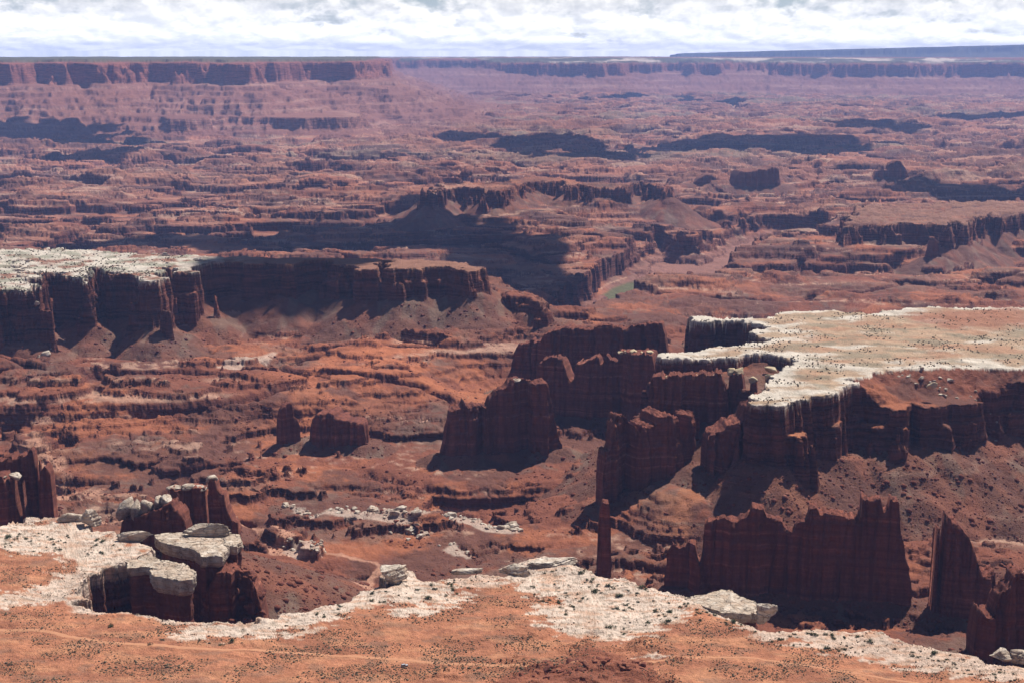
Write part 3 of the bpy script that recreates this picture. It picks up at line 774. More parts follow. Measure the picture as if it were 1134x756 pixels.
def build_fin(f, seed):
    name, label, prof, pl, pr, zb_, T_, fl = f
    A, B = finline(f)
    q = sorted(hits(a, b, A, B) for a, b in prof)
    ss, zz = np.array([k[0] for k in q]), np.array([k[1] for k in q])
    ss = np.maximum.accumulate(ss + np.arange(len(ss)) * 1e-5)
    L = np.hypot(*(B - A)); u = (B - A) / L
    n = np.array([-u[1], u[0]])
    if n @ A < 0: n = -n
    dist = np.hypot(*(A + B)) / 2
    res = max(.62, dist / 1558 * .9)
    Hh = zz.max() - zb_
    ext = min(.03 * Hh, 2) / L
    NS = int(np.clip(L / res, 16, 420)); NV = int(np.clip(Hh / res, 14, 170)); NT = max(5, int(T_ / res / 3))
    s = np.linspace(-ext + min(ss[0], 0), max(ss[-1], 1) + ext, NS)
    h = np.interp(s, ss, zz, left=zb_ - 8, right=zb_ - 8)
    sz = Hh * .035
    rgf = np.random.default_rng(900 + seed)
    def steps(lo, hi, amp_):
        e = np.cumsum(rgf.uniform(lo, hi, int(L * 1.3 / lo) + 4)); k = rgf.normal(size=len(e) + 1) * amp_
        return k[np.searchsorted(e, (s - s[0]) * L)]
    rel = sst(.3, .55, (h - zb_) / Hh)
    h = h + rel * (steps(max(3, Hh * .05), max(9, Hh * .16), sz * .42) + steps(1.8, 5, sz * .17))
    zfoot = zb_ - 14
    c = (s - s[0]) / (s[-1] - s[0])
    half = T_ / 2 * np.clip(1 - np.abs(2 * c - 1) ** 5, 0, 1) ** .5 * (1 + .3 * pn(s * L / 25, s * 0 + seed * 3.1, 9))
    v = np.linspace(0, 1, NV)
    K = NV + NT + NV
    side = np.concatenate([-np.ones(NV), np.linspace(-1, 1, NT + 2)[1:-1], np.ones(NV)])
    vv = np.concatenate([v, np.ones(NT), v[::-1]])
    S, SI = np.meshgrid(s, side, indexing='ij'); V = np.meshgrid(s, vv, indexing='ij')[1]
    top = np.abs(SI) < .999
    Z = zfoot + (h[:, None] - zfoot) * V
    hv = np.clip((Z - zb_) / Hh, 0, 1)
    taper = 1.05 - .20 * hv ** 1.5
    # narrowing towards each local crest so no top is a flat slab
    crest = sst(0, .06, (h[:, None] - Z) / Hh + (1 - V) * .3)
    taper = taper * (.90 + .10 * crest)
    O = SI * half[:, None] * taper
    Z = Z + top * ((np.floor(fbm(S * L / 4, SI * half[:, None] / 4 + seed, 3, 11) * 3) * sz * .22 - np.abs(SI) ** 3 * sz * .4))
    al = S * L
    # flutes, cracks and beds
    q1 = np.abs(pn(al / (22 * fl) + pn(Z / 40, al / 60, 3 + seed) * .35, SI * 1.5 + seed, 21)) - .28
    q2 = np.abs(pn(al / (6.5 * fl) + pn(Z / 25, al / 30, 4) * .25, SI * 1.7 + seed, 23)) - .25
    crack = np.maximum(0, 1 - np.abs(pn(al / (24 * fl), SI * 3 + seed + Z / 300, 25)) / .06) * 1.6 + np.maximum(0, 1 - np.abs(pn(al / (9 * fl), SI * 3 + seed + Z / 90, 26)) / .07) * .7
    bed = pn(Z / 2.2, al / 90 + seed, 27) * .4 + pn(Z / 6.0, al / 140 + seed, 28) * .5 + pn(Z / 14., al / 180 + seed, 32) * .4
    blk = pn(al / 4.5, Z / 3.5, 29 + seed) * .45 + np.floor(pn(al / 9, Z / 7, 30 + seed) * 3) * .35
    k = max(.35, min(1.0, T_ / 30)) * (1 if dist < 4000 else 1.5)
    def facets(lo, hi):
        e_ = np.cumsum(rgf.uniform(lo, hi, int((L + 120) / lo) + 4)) - 60
        k_ = rgf.normal(size=(2, len(e_) + 1)); t_ = rgf.normal(size=(2, len(e_) + 1)) * .12
        ii = np.searchsorted(e_, al + 2.5 * pn(Z / 28, SI * 2 + seed, 36)); sd = (SI > 0).astype(int)
        return k_[sd, ii] + t_[sd, ii] * (al - np.r_[e_[0], e_][ii])
    led = np.tanh(pn(Z / 9, al / 200 + seed, 34) * 5) * .9
    crack = crack * sst(.46, .36, np.abs(c - .5))[:, None]
    D = (q1 * 6 * fl ** .5 + q2 * 1.0 + facets(9 * fl, 34 * fl) * 2.6 + facets(3, 10) * .8 - crack * 2.4 + bed + blk + led) * k
    O = O + SI * D * (np.abs(SI) > .2)
    # the ends carry the beds too
    E_ = np.sign(c - .5)[:, None] * sst(.42, .5, np.abs(c - .5))[:, None] * (bed + blk + q2 + led * .8 + pn(Z / 5, al * 0 + seed, 35) * .9) * k * 1.5
    flare = (1 - hv) ** 2 * np.sign(c - .5)[:, None] * sst(.35, .5, np.abs(c - .5))[:, None] * min(.025 * Hh, 2)
    AL = S * L + E_ + flare
    PX = A[0] + u[0] * AL + n[0] * (O + T_ / 2); PY = A[1] + u[1] * AL + n[1] * (O + T_ / 2)
    base = (A + B) / 2
    V3 = np.dstack([PX - base[0], PY - base[1], Z - zb_])
    me = mesh_from(name, V3, gridfaces(NS, K), M['red'] if dist < 3500 else M['redfar'])
    return link(name, me, label=label, cat='rock ' + name.split('_')[1], loc=(base[0], base[1], zb_)), A, B, n, T_


FO = {}
for i, f in enumerate(FINS):
    o, A, B, n_, T_ = build_fin(f, i + 1)
    FO[f[1]] = (o, A, B, n_, T_)
    o['kind'] = 'thing'
    o['group'] = 'rock towers, fins and buttes standing out of the basin'
print('fins', round(time.time() - T0, 1))

# ------------------------------------------------------------------ blocks and boulders
import bmesh


def ico(sub):
    bm = bmesh.new(); bmesh.ops.create_icosphere(bm, subdivisions=sub, radius=1)
    V = np.array([v.co[:] for v in bm.verts]); Fc = np.array([[v.index for v in f.verts] for f in bm.faces]); bm.free()
    return V, Fc


ICO4, ICO3, ICO2, ICO2b = ico(5), ico(3), ico(2), ico(3)


def blockverts(seed, sub, cuts=9, rough=.06, box=.55):
    V, Fc = sub
    rg = np.random.default_rng(seed)
    V = V / np.max(np.abs(V), 1, keepdims=True) * box + V * (1 - box)       # squared off
    for _ in range(cuts):
        d = rg.normal(size=3); d[2] *= .6; d /= np.linalg.norm(d)
        c = rg.uniform(.50, .86)
        ex = np.maximum(V @ d - c, 0)
        V = V - ex[:, None] * d * .97
    for _ in range(3):                                                      # joints
        a_ = rg.uniform(0, 3.14); t_ = V[:, 0] * math.cos(a_) + V[:, 1] * math.sin(a_) + rg.uniform(-.6, .6) + .1 * pn(V[:, 2] * 3 + seed, V[:, 0] * 2, 57)
        V = V * (1 - .09 * np.exp(-(t_ / .05) ** 2))[:, None]
    V[:, :2] *= (1 + .07 * np.tanh(4 * pn(V[:, 2] * 5 + seed, V[:, 0] * .5, 58)))[:, None]
    V = (V - (V.max(0) + V.min(0)) / 2); V = V / V.max(0)
    nn = pn(V[:, 0] * 2.2 + seed, V[:, 1] * 2.2 + V[:, 2] * 1.3, 51) * 1.0 + pn(V[:, 0] * 5 + seed, V[:, 1] * 5 + V[:, 2] * 4, 53) * .5 + pn(V[:, 2] * 6 + seed, V[:, 0] * .6, 55) * .7
    return V * (1 + rough * nn[:, None]), Fc


RBOULD = [mesh_from('rock_block', *blockverts(160 + i, ICO3, 6, .05, .85), M['red']) for i in range(4)]
BOULD = [mesh_from('boulder', *blockverts(60 + i, ICO3, 10), M['pale']) for i in range(7)]


def fit_block(name, x0, y0, x1, y1, dist, depth=None, mat='pale', seed=0, sub=None, box=.6, parent=None, **kw):
    """a block whose outline fills the picture box x0..x1, y0..y1 at a plan distance"""
    d0, d1 = ray((x0 + x1) / 2, y1), ray((x0 + x1) / 2, y0)
    k = dist / math.hypot(d0[0], d0[1])
    w = (x1 - x0) / FPX * k * 1.0
    dep = depth or w * .7
    a = math.atan2(-ray(0, (y0 + y1) / 2)[2], 1)
    hgt_ = max(((y1 - y0) / FPX * k - dep * math.sin(a) * .75) / math.cos(a), w * .12)
    c = ray((x0 + x1) / 2, (y0 + y1) / 2)
    k2 = (dist + dep * .35) / math.hypot(c[0], c[1])
    V, Fc = blockverts(seed + abs(int(x0)) * 3, sub or ICO4, 15, .035, max(box, .75))
    V = V * np.array([w / 2, dep / 2, hgt_ / 2]) * 1.03
    p = np.array([c[0] * k2, c[1] * k2, CAMZ + c[2] * k2])
    me = mesh_from(name, V, Fc, M[mat])
    if parent is None:
        return link(name, me, loc=p, **kw)
    return link(name, me, parent=parent, loc=p - np.array(parent.location), **kw)


def capon(key, boxes, mat='pale', sc=1.0):
    o, A, B, n_, T_ = FO[key]
    for i, b in enumerate(boxes):
        s, zt = hits((b[0] + b[2]) / 2, b[3], A, B)
        p = A + (B - A) * s
        w = (b[2] - b[0]) / FPX * np.hypot(*p)
        fit_block('cap_rock', *b, np.hypot(*p) + T_ * .25, depth=min(T_ * .75, w * 1.3 + 4), mat=mat, seed=i, sub=ICO3, parent=o, box=.5)


L_ = {f[1]: f for f in FINS}
capon('broad dark butte with a stepped left shoulder standing alone mid picture', [(567.5, 417, 577, 423)])
capon('notched dark wall of pillars behind the broad lone butte', [(684, 388, 690, 393), (690, 387, 697, 392), (697, 386.5, 706, 392), (708.5, 388.5, 714, 394), (714, 387, 724, 393)], 'yellow')
capon('dark wall topped by a row of pale squared blocks', [(729, 416, 736, 421), (736.5, 415, 744, 421), (744, 414.5, 752, 420), (752, 414.5, 759, 420), (760, 414, 768, 420), (768, 413, 774.5, 419), (774.5, 411.5, 786, 420), (786, 412, 799, 420)], 'yellow')
capon('tall buttress with a loose pale cap block, right of the narrow notch buttress', [(929, 432.5, 943, 440), (905, 434, 920, 439)], 'yellow')
capon('white tipped dark fin at the right edge in front of the leaning blade', [(1123, 632.5, 1141, 642)])
capon('red pillar with a rounded pale cap rising from the notch behind the block topped wall', [(805, 406.5, 815, 416), (813, 406, 823.5, 416)], 'yellow')
capon('thinner red pillar with a small pale cap in the notch', [(828.5, 416, 839.5, 425)], 'yellow')
capon('stubby white capped pillar cut by the left picture edge', [(-20, 523, 7.5, 532)])
capon('slim dark pillar with a round pale cap at far left', [(10, 522, 24, 532)])
capon('layered red ridge carrying a row of bulging pale boulders', [(129.5, 549, 147, 577), (145, 551, 158, 576), (156, 550, 171, 573), (169, 547.5, 181, 566), (177, 545.5, 190, 558)])
capon('red tower with two flat pale caps left of the mushroom spire', [(184.5, 536, 201, 543.5), (200, 533.5, 216, 543), (212, 534.5, 229, 544)])
capon('mushroom spire with a single pale knob on a stepped dark stem', [(228, 524.5, 241.5, 534)])
print('caps', round(time.time() - T0, 1))


# promontories of the front rim: pale overhanging cap on a dark stem
def resample(P, step):
    Q = np.vstack([P, P[:1]]); d = np.r_[0, np.cumsum(np.hypot(*np.diff(Q, axis=0).T))]
    n = max(24, int(d[-1] / step)); t = np.linspace(0, d[-1], n, endpoint=False)
    R_ = np.column_stack([np.interp(t, d, Q[:, 0]), np.interp(t, d, Q[:, 1])])
    for _ in range(2): R_ = (np.roll(R_, 1, 0) + 2 * R_ + np.roll(R_, -1, 0)) / 4
    return R_


def promontory(label, pts, ztop, capt, depth, seed, inset=.78, mat='pale', group='pale capped promontories of the front rim', flare=.25):
    Pq = resample(poly(pts, ztop), .7); c = Pq.mean(0); n = len(Pq)
    Pq = Pq + np.column_stack([fbm(Pq[:, 0] / 7, Pq[:, 1] / 7, 3, 160 + seed), fbm(Pq[:, 0] / 7, Pq[:, 1] / 7, 3, 170 + seed)]) * 1.3
    ar = np.arctan2(Pq[:, 1] - c[1], Pq[:, 0] - c[0])
    out = (Pq - c); rad = np.hypot(*out.T)[:, None]; un = out / (rad + 1e-6)
    tl = np.r_[0, np.cumsum(np.hypot(*np.diff(np.vstack([Pq, Pq[:1]]), axis=0).T))][:-1]
    per = np.cos(ar) * 3, np.sin(ar) * 3
    rows = []
    for k in np.linspace(0, 1, 14):                                        # top, from the middle outwards
        q = c + out * k * .97
        zz = pn(q[:, 0] / 6, q[:, 1] / 6, 61 + seed) * .8 + np.floor(pn(q[:, 0] / 9, q[:, 1] / 9, 63 + seed) * 2.4) * .5 - .9 * k ** 6
        rows.append(np.column_stack([q, zz]))
    NVc = 16
    for k in np.linspace(.05, 1, NVc):
        zz = -capt * k
        b = pn(np.full(n, zz / 1.6), tl / 14, 65 + seed) * .5 + pn(tl / 5, np.full(n, zz / 4), 67 + seed) * 1.1 - np.maximum(0, 1 - np.abs(pn(tl / 10, np.full(n, seed * 1.7), 68)) / .07) * 1.6 - np.abs(pn(tl / 9, np.full(n, seed), 69)) * -.9
        m = (1.0 + .02 * math.sin(k * 3)) * (1 - .14 * max(0, (k - .55) / .45) ** 2)
        rows.append(np.column_stack([c + out * m + un * b[:, None], np.full(n, zz)]))
    V = np.array(rows)
    o = link('promontory', None, label=label, cat='promontory', group=group, loc=(c[0], c[1], ztop))
    V[:, :, :2] -= c
    link('cap_rock', mesh_from('cap_rock', V, gridfaces(len(rows), n, True)[:, ::-1], M[mat]), parent=o)
    rows = []
    NVb = int(depth / .9)
    for k in np.linspace(0, 1, NVb):
        zz = -capt * .98 - depth * k
        b = pn(np.full(n, zz / 2.2), tl / 40, 71 + seed) * .7 + pn(tl / 5, np.full(n, zz / 6), 73 + seed) * .8 + (np.abs(pn(tl / 11, np.full(n, seed + k), 75)) - .25) * 4 + pn(np.full(n, zz / 7), tl / 40, 77) * .9
        m = inset + flare * k ** 1.4
        rows.append(np.column_stack([out * m + un * b[:, None], np.full(n, zz)]))
    link('stem', mesh_from('stem', np.array(rows), gridfaces(len(rows), n, True)[:, ::-1], M['red']), parent=o)
    return o


promontory('front pale capped promontory with a bulging head over the dark alcove', [(166, 629), (180, 622), (204, 622.5), (216, 631), (213, 640), (197, 640.5), (180, 638), (168, 634)], 1, 15, 90, 1, .80)
promontory('largest pale capped promontory, broad and flat, behind the bulging head', [(171, 591), (186, 588.5), (227, 588), (230, 594), (253, 595), (254, 604), (245, 614), (223, 615), (216, 607), (178, 599)], 0, 12, 85, 2, .84)
promontory('small pale capped promontory at the right end of the broad one', [(247, 590), (266, 591), (267, 598), (262, 604), (249, 602)], 0, 9, 100, 3, .85)
promontory('pale tongue of rock joining the rim above the dark alcove', [(140, 618), (160, 612), (176, 618), (196, 622), (200, 628), (180, 630), (160, 626), (142, 628)], 0.5, 8, 70, 4, .88)

promontory('long pale ledge jutting from the foreground rim before the huge fin', [(758, 661), (767.5, 659), (785.7, 655.5), (798.5, 652), (811, 652), (816, 658), (837, 665.5), (841, 673), (839.8, 678.5), (802, 677), (771, 667)], 1.5, 9, 26, 5, .9)
GB = 'pale boulders resting on the rims'
BL = [('pale slab perched on the broad promontory', (204, 577.5, 255, 596), 10), ('thin pale slab left of the broad promontory', (129, 586, 170, 602), 8),
      ('pale pointed block at the rim left of the boulder ridge', (85, 562, 111, 584), 12), ('low pale block beside the pointed rim block', (64, 567, 92, 579), 8),
      ('pale block overhanging the foreground rim edge left of the white slabs', (421, 625, 452, 650), 16), ('separate squarish pale block right of the long cracked slab', (838, 663, 861, 692), 14), ('pale block on the rim shelf mid foreground', (552, 621, 588, 640), 14),
      ('flat pale slab on the rim crest beside the mid foreground block', (585, 616, 640, 630), 18), ('grey pale block at the lower right corner of the rim', (1097, 717, 1124, 735), 10),
      ('grey cracked block at the right picture edge', (1120, 718, 1150, 737), 10), ('low pale slab left of the mid foreground block', (500, 628, 535, 637), 8)]
for i, (lab, b, dep) in enumerate(BL):
    q = at((b[0] + b[2]) / 2, b[3], -3)
    fit_block('boulder', *b, np.hypot(*q) - dep * .2, depth=dep, seed=i * 7, sub=ICO4, label=lab, cat='boulder', group=GB, box=.75)
# tongue of squared blocks beside the white tip of the right rim
for i, (lab, b) in enumerate([('pale boulder against the left flank of the right rim', (846, 405, 861, 413)), ('pale boulder under the left flank of the right rim', (847, 413, 857, 423)),
                              ('tilted bright slab fallen on the red shelf', (1026, 422, 1038, 431))]):
    q = at((b[0] + b[2]) / 2, b[3], -22)
    fit_block('boulder', *b, np.hypot(*q), seed=i * 5 + 3, sub=ICO3, mat='yellow', label=lab, cat='boulder', group=GB, box=.6)


# broken white blocks strewn along the ledge in the near basin
rg = np.random.default_rng(5)
def strew(path, n, zz, smin, smax, label, group, spread=7):
    A = poly(path, zz); d = np.r_[0, np.cumsum(np.hypot(*np.diff(A, axis=0).T))]
    for _ in range(n):
        t = rg.uniform(0, d[-1]); p = np.array([np.interp(t, d, A[:, 0]), np.interp(t, d, A[:, 1])]) + rg.normal(size=2) * spread
        s = rg.uniform(smin, smax) * (1 + .8 * (rg.random() < .15))
        o = link('boulder', BOULD[rg.integers(7)], label=label, cat='boulder', group=group)
        o.location = (p[0], p[1], hgt(*p)[0] + s * .25)
        o.scale = (s * rg.uniform(.9, 1.7), s * rg.uniform(.8, 1.3), s * rg.uniform(.45, .8))
        o.rotation_euler = (rg.normal() * .15, rg.normal() * .15, rg.uniform(0, 6.28))


strew([(312, 541), (335, 548), (352, 553), (380, 545), (395, 556), (420, 547), (440, 566)], 60, -140, 1.6, 3.6, 'white boulder of the broken band left of the central ledge bend', 'white boulders of the left broken band', 6)
strew([(440, 568), (460, 562), (478, 556), (500, 551), (520, 552), (545, 560), (572, 566)], 80, -140, 1.5, 3.2, 'white boulder of the broken band right of the central ledge bend', 'white boulders of the right broken band', 6)
strew([(425, 572), (450, 573), (480, 576), (500, 585), (520, 592)], 16, -140, 1.6, 3.6, 'white boulder lying below the broken white band', 'white boulders below the band', 9)
strew([(315, 590), (335, 588), (355, 594), (340, 600)], 26, -140, 1.3, 3.0, 'white boulder on the small dark ridge left of centre', 'white boulders on the small ridge', 6)
strew([(22, 325), (32, 345), (40, 360), (50, 378)], 40, -70, 1.6, 4.0, 'pale boulder spilled down the chute between left rim buttresses', 'pale boulders in the left chute', 9)
strew([(185, 300), (182, 320), (190, 345)], 18, -70, 1.6, 4.0, 'pale boulder spilled below the left rim notch', 'pale boulders in the rim notch', 9)
strew([(1000, 415), (1050, 422), (1100, 425)], 30, -20, 1.0, 2.4, 'small pale boulder on the red shelf under the right rim', 'pale boulders on the right shelf', 14)


A_ = [(585, 745), (610, 742), (640, 738), (660, 733), (690, 735), (700, 742)]
for _ in range(44):
    k_ = rg.integers(5); q_ = rg.random(); p = at(A_[k_][0] * (1 - q_) + A_[k_ + 1][0] * q_, A_[k_][1] * (1 - q_) + A_[k_ + 1][1] * q_, 5) + rg.normal(size=2) * 6
    o = link('rock_block', RBOULD[rg.integers(4)], label='dark red block tumbled on the rocky hump at the bottom edge', cat='boulder', group='red blocks of the bottom hump')
    s = rg.uniform(.8, 2.6); o.location = (p[0], p[1], hgt(*p)[0] + s * .2); o.scale = (s * 1.4, s, s * .6); o.rotation_euler = (rg.normal() * .2, rg.normal() * .2, rg.uniform(0, 6.28))
cf = FO['broken low red crag below the pale capped promontories']; cfn = L_['broken low red crag below the pale capped promontories']
for _ in range(60):
    px_ = rg.uniform(226, 293); py_ = np.interp(px_, [p_[0] for p_ in cfn[2]], [p_[1] for p_ in cfn[2]])
    s_, zt = hits(px_, py_, cf[1], cf[2]); k_ = rg.random() ** 1.5
    q_ = cf[1] + (cf[2] - cf[1]) * s_ + cf[3] * (cf[4] * (.5 - .75 * k_) + rg.normal() * 1.5)
    zz_ = zt - (zt - cfn[5]) * k_ * .75
    o = link('rock_block', RBOULD[rg.integers(4)], label='red joint block of the broken crag below the pale promontories', cat='boulder', group='red blocks of the broken crag')
    s2 = rg.uniform(2.0, 5.0); o.location = (q_[0], q_[1], zz_); o.scale = (s2 * rg.uniform(.8, 1.5), s2, s2 * rg.uniform(.6, 1.3)); o.rotation_euler = (0, 0, rg.uniform(0, 6.28))
# rubble of the talus slopes: too many to count
def scatter_mesh(name, pts, sizes, base, mat, seed, **kw):
    rg_ = np.random.default_rng(seed)
    V, Fc = base
    n = len(pts); m = len(V)
    a = rg_.uniform(0, 6.28, n); ca, sa = np.cos(a), np.sin(a)
    W_ = V[None] * sizes[:, None, :] * (1 + .25 * rg_.normal(size=(n, m, 1)).clip(-1.5, 1.5) * .6)
    Q = np.empty((n, m, 3))
    Q[:, :, 0] = W_[:, :, 0] * ca[:, None] - W_[:, :, 1] * sa[:, None] + pts[:, 0, None]
    Q[:, :, 1] = W_[:, :, 0] * sa[:, None] + W_[:, :, 1] * ca[:, None] + pts[:, 1, None]
    Q[:, :, 2] = W_[:, :, 2] + pts[:, 2, None]
    fc = (Fc[None] + (np.arange(n) * m)[:, None, None]).reshape(-1, Fc.shape[1])
    return link(name, mesh_from(name, Q, fc, mat), **kw)


OCT = ico(1)
inner = slice(49, 49 + ND)
fx, fy, fz, fr = x[:, inner], y[:, inner], FLD['z'][:, inner], rn[:, inner]
def pick(mask, n, seed, areaw=True):
    rg_ = np.random.default_rng(seed)
    idx = np.flatnonzero(mask)
    w = None
    i = rg_.choice(idx, size=min(n, len(idx)), replace=False)
    j = rg_.uniform(-.6, .6, (len(i), 2))
    return np.column_stack([fx.ravel()[i] + j[:, 0], fy.ravel()[i] + j[:, 1], fz.ravel()[i]])


tm = (FLD['talus'][:, inner] > .6) & (fr < 2600) & (fr > 1000) & (N[:, inner, 2] > .6)
p = pick(tm, 26000, 3)
rs_ = np.random.default_rng(8)
sz = (rs_.pareto(2.2, len(p)) * .6 + .35).clip(.3, 4.5)[:, None] * np.array([1, .8, .65])
scatter_mesh('rubble', p, sz, ico(1), M['red'], 4, kind='stuff', label='loose dark red rubble scattered over the talus slopes', cat='rubble')
bmk = (FLD['talus'][:, inner] < .2) & (fr < 2600) & (fr > 1100) & (fz < -60)
p = pick(bmk & (fbm(fx / 90, fy / 90, 3, 401) > .05), 12000, 13)
sz = (rs_.pareto(2.8, len(p)) + .5).clip(.45, 3.4)[:, None] * np.array([1, .8, .6])
scatter_mesh('rubble', p, sz, ico(1), M['red'], 5, kind='stuff', label='loose red rubble strewn over the basin ledges', cat='rubble')
# sage-sized scrub of the red soil and of the right rim
M['scrub'], g = newmat('scrub')
f1 = g.noise(g.n('ShaderNodeNewGeometry').outputs['Position'], .3, 2, .6)
finish(g, g.mix(f1, (.085, .068, .046, 1), (.180, .135, .085, 1)))
M['shrub'], g = newmat('shrub')
f1 = g.noise(g.n('ShaderNodeNewGeometry').outputs['Position'], .7, 3, .6)
finish(g, g.mix(f1, (.030, .045, .022, 1), (.105, .115, .058, 1)))

fm = (dFf[:, inner] < -2) & (fr > 740) & (fr < 1300)
dens = sst(-.25, .45, fbm(fx / 40, fy / 30, 4, 411)) * (1 - .96 * wmask[:, inner]) * (1 - sst(10, -20, sdf(fx, fy, hump, 60)) * .8)
u = np.random.default_rng(17).random(fx.shape)
p = pick(fm & (u < dens * .7), 42000, 19)
sz = np.exp(np.random.default_rng(3).normal(-1.05, .42, len(p))).clip(.12, 1.1)[:, None] * np.array([1, 1, .7])
p[:, 2] += sz[:, 2] * .4
scatter_mesh('scrub', p, sz, ico(1), M['scrub'], 6, kind='stuff', label='low dark scrub speckling the red soil of the foreground rim', cat='scrub')
rm = (dRr[:, inner] < -3) & (fz > -30) & (fr < 2600)
dens = sst(.0, .4, fbm(fx / 70, fy / 70, 3, 421))
p = pick(rm & (u < dens * .2 + .008), 1700, 23)
sz = np.random.default_rng(4).uniform(.4, 1.5, len(p))[:, None] * np.array([1, 1, .8])
p[:, 2] += sz[:, 2] * .4
scatter_mesh('scrub', p, sz, ico(1), M['scrub'], 7, kind='stuff', label='dark scrub dotted over the pale right rim', cat='scrub')
rm = (dLl[:, inner] < -3) & (fz > -30) & (fr < 3600) & (fx < at(200, 285, 0)[0])
p = pick(rm & (u < .2), 1500, 29)
sz = np.random.default_rng(5).uniform(.8, 2.2, len(p))[:, None] * np.array([1, 1, .7])
p[:, 2] += sz[:, 2] * .4
scatter_mesh('scrub', p, sz, ico(1), M['scrub'], 9, kind='stuff', label='dark scrub on the pale left rim', cat='scrub')
# pale loose slabs littering the slickrock: part of the bare rock
print('scatter', round(time.time() - T0, 1))


# single shrubs: leafy clumps
def shrubmesh(seed):
    r_ = np.random.default_rng(seed); n = 150
    cen = r_.normal(size=(7, 3)) * np.array([.45, .45, .2]) + np.array([0, 0, .45])
    c = cen[r_.integers(7, size=n)] + r_.normal(size=(n, 3)) * np.array([.26, .26, .22])
    c[:, 2] = np.abs(c[:, 2])
    t = r_.normal(size=(n, 3, 3)) * .16
    V = (c[:, None] + t).reshape(-1, 3)
    return mesh_from('desert_shrub', V, np.arange(n * 3).reshape(-1, 3), M['shrub'])


SHR = [shrubmesh(i) for i in range(6)]
rg = np.random.default_rng(11)
ZONES = [([(575, 640), (640, 626), (700, 648), (770, 668), (745, 692), (690, 700), (620, 680), (590, 660)], 105, 'green shrub rooted in the cracked white slabs mid foreground', 'shrubs among the white slabs'),
         ([(760, 672), (850, 696), (960, 704), (1090, 732), (1130, 745), (1130, 756), (1000, 735), (860, 712), (770, 690)], 80, 'green shrub along the pale strip of the right foreground rim', 'shrubs along the right foreground rim'),
         ([(5, 588), (90, 590), (150, 610), (120, 626), (60, 612), (0, 610)], 50, 'green shrub on the white slickrock at left', 'shrubs on the left slickrock'),
         ([(340, 680), (425, 640), (520, 645), (540, 660), (440, 665), (350, 695)], 40, 'green shrub on the white ledge left of centre foreground', 'shrubs on the white ledge'),
         ([(20, 640), (200, 690), (300, 700), (280, 740), (60, 700)], 14, 'isolated green shrub on the red flat at lower left', 'shrubs on the lower left red flat')]
for pts, n, lab, grp in ZONES:
    A = poly(pts, 0); lo, hi = A.min(0), A.max(0); k = 0
    while k < n:
        q = lo + rg.random(2) * (hi - lo)
        if sdf(np.array([q[0]], F32), np.array([q[1]], F32), A, 100)[0] > 0: continue
        if pn(q[0] / 25, q[1] / 25, 77) < -.15: continue
        zq = hgt(*q)[0]
        if zq < -6: continue
        s = rg.uniform(.55, 1.4) * (1 + .7 * (rg.random() < .25))
        o = link('desert_shrub', SHR[rg.integers(6)], label=lab, cat='shrub', group=grp)
        o.location = (q[0], q[1], zq - .1); o.scale = (s * 1.25, s * 1.25, s); o.rotation_euler = (0, 0, rg.uniform(0, 6.28))
        k += 1

# ------------------------------------------------------------------ dirt road, river, car
M['road'], g = newmat('road')
f1 = g.noise(g.n('ShaderNodeNewGeometry').outputs['Position'], .4, 4, .6)
finish(g, g.mix(f1, (.37, .165, .088, 1), (.50, .25, .145, 1)))


def road(name, pts, w, label):
    A = poly(pts, 0)
    d = np.r_[0, np.cumsum(np.hypot(*np.diff(A, axis=0).T))]
    t = np.arange(0, d[-1], 1.2)
    q = np.column_stack([np.interp(t, d, A[:, 0]), np.interp(t, d, A[:, 1])])
    for _ in range(40): q[1:-1] = (q[:-2] + q[2:] + 2 * q[1:-1]) / 4
    q[:, 1] += pn(t / 30, t * 0, 91) * 1.2
    tg = np.gradient(q, axis=0); tg /= np.linalg.norm(tg, axis=1, keepdims=True)
    nn = np.column_stack([-tg[:, 1], tg[:, 0]])
    rows = []
    for k in np.linspace(-1, 1, 5):
        e = q + nn * (w / 2 * k * (1 + .25 * pn(t / 4, t * 0 + k * 3, 93)))[:, None]
        rows.append(np.column_stack([e, hgt(e[:, 0], e[:, 1]) + .14 - .1 * abs(k) ** 3]))
    link(name, mesh_from(name, np.array(rows), gridfaces(5, len(t)), M['road']), kind='structure', label=label, cat='road')


road('dirt_road', [(-60, 690), (0, 696), (55, 699), (120, 713), (200, 716), (300, 720), (360, 724), (430, 729), (500, 735), (570, 738), (600, 741)], 3.8, 'pale dirt road crossing the red flat of the foreground')
road('dirt_track', [(610, 741), (700, 738), (760, 728), (840, 732), (940, 745), (1040, 760)], 2.4, 'faint dirt track running on across the right foreground')

M['water'], g = newmat('river_water')
finish(g, (.075, .085, .040, 1), .25)
RV = resample(RIVER, 8)
link('river', mesh_from('river', np.vstack([np.column_stack([RV.mean(0)[None] + (RV - RV.mean(0)) * k, np.full(len(RV), -301.0)]) for k in (0.01, .5, 1)]), gridfaces(3, len(RV), True), M['water']), kind='structure', label='green river at the bottom of the inner canyon', cat='river')


def paint(name, c, rough=.4, metal=0.0):
    m, g = newmat(name)
    n_ = g.noise(g.n('ShaderNodeTexCoord').outputs['Object'], 3, 3, .6)
    b = g.n('ShaderNodeBsdfPrincipled', {'Base Color': g.mix(n_, (*[k * .85 for k in c], 1), (*c, 1)), 'Roughness': rough, 'Metallic': metal})
    g.n('ShaderNodeOutputMaterial', {'Surface': b.outputs[0]})
    return m


M['silver'], M['glass'], M['tyre'] = paint('silver_paint', (.55, .57, .60), .3, .3), paint('dark_glass', (.02, .025, .03), .1), paint('tyre_rubber', (.02, .02, .02), .9)


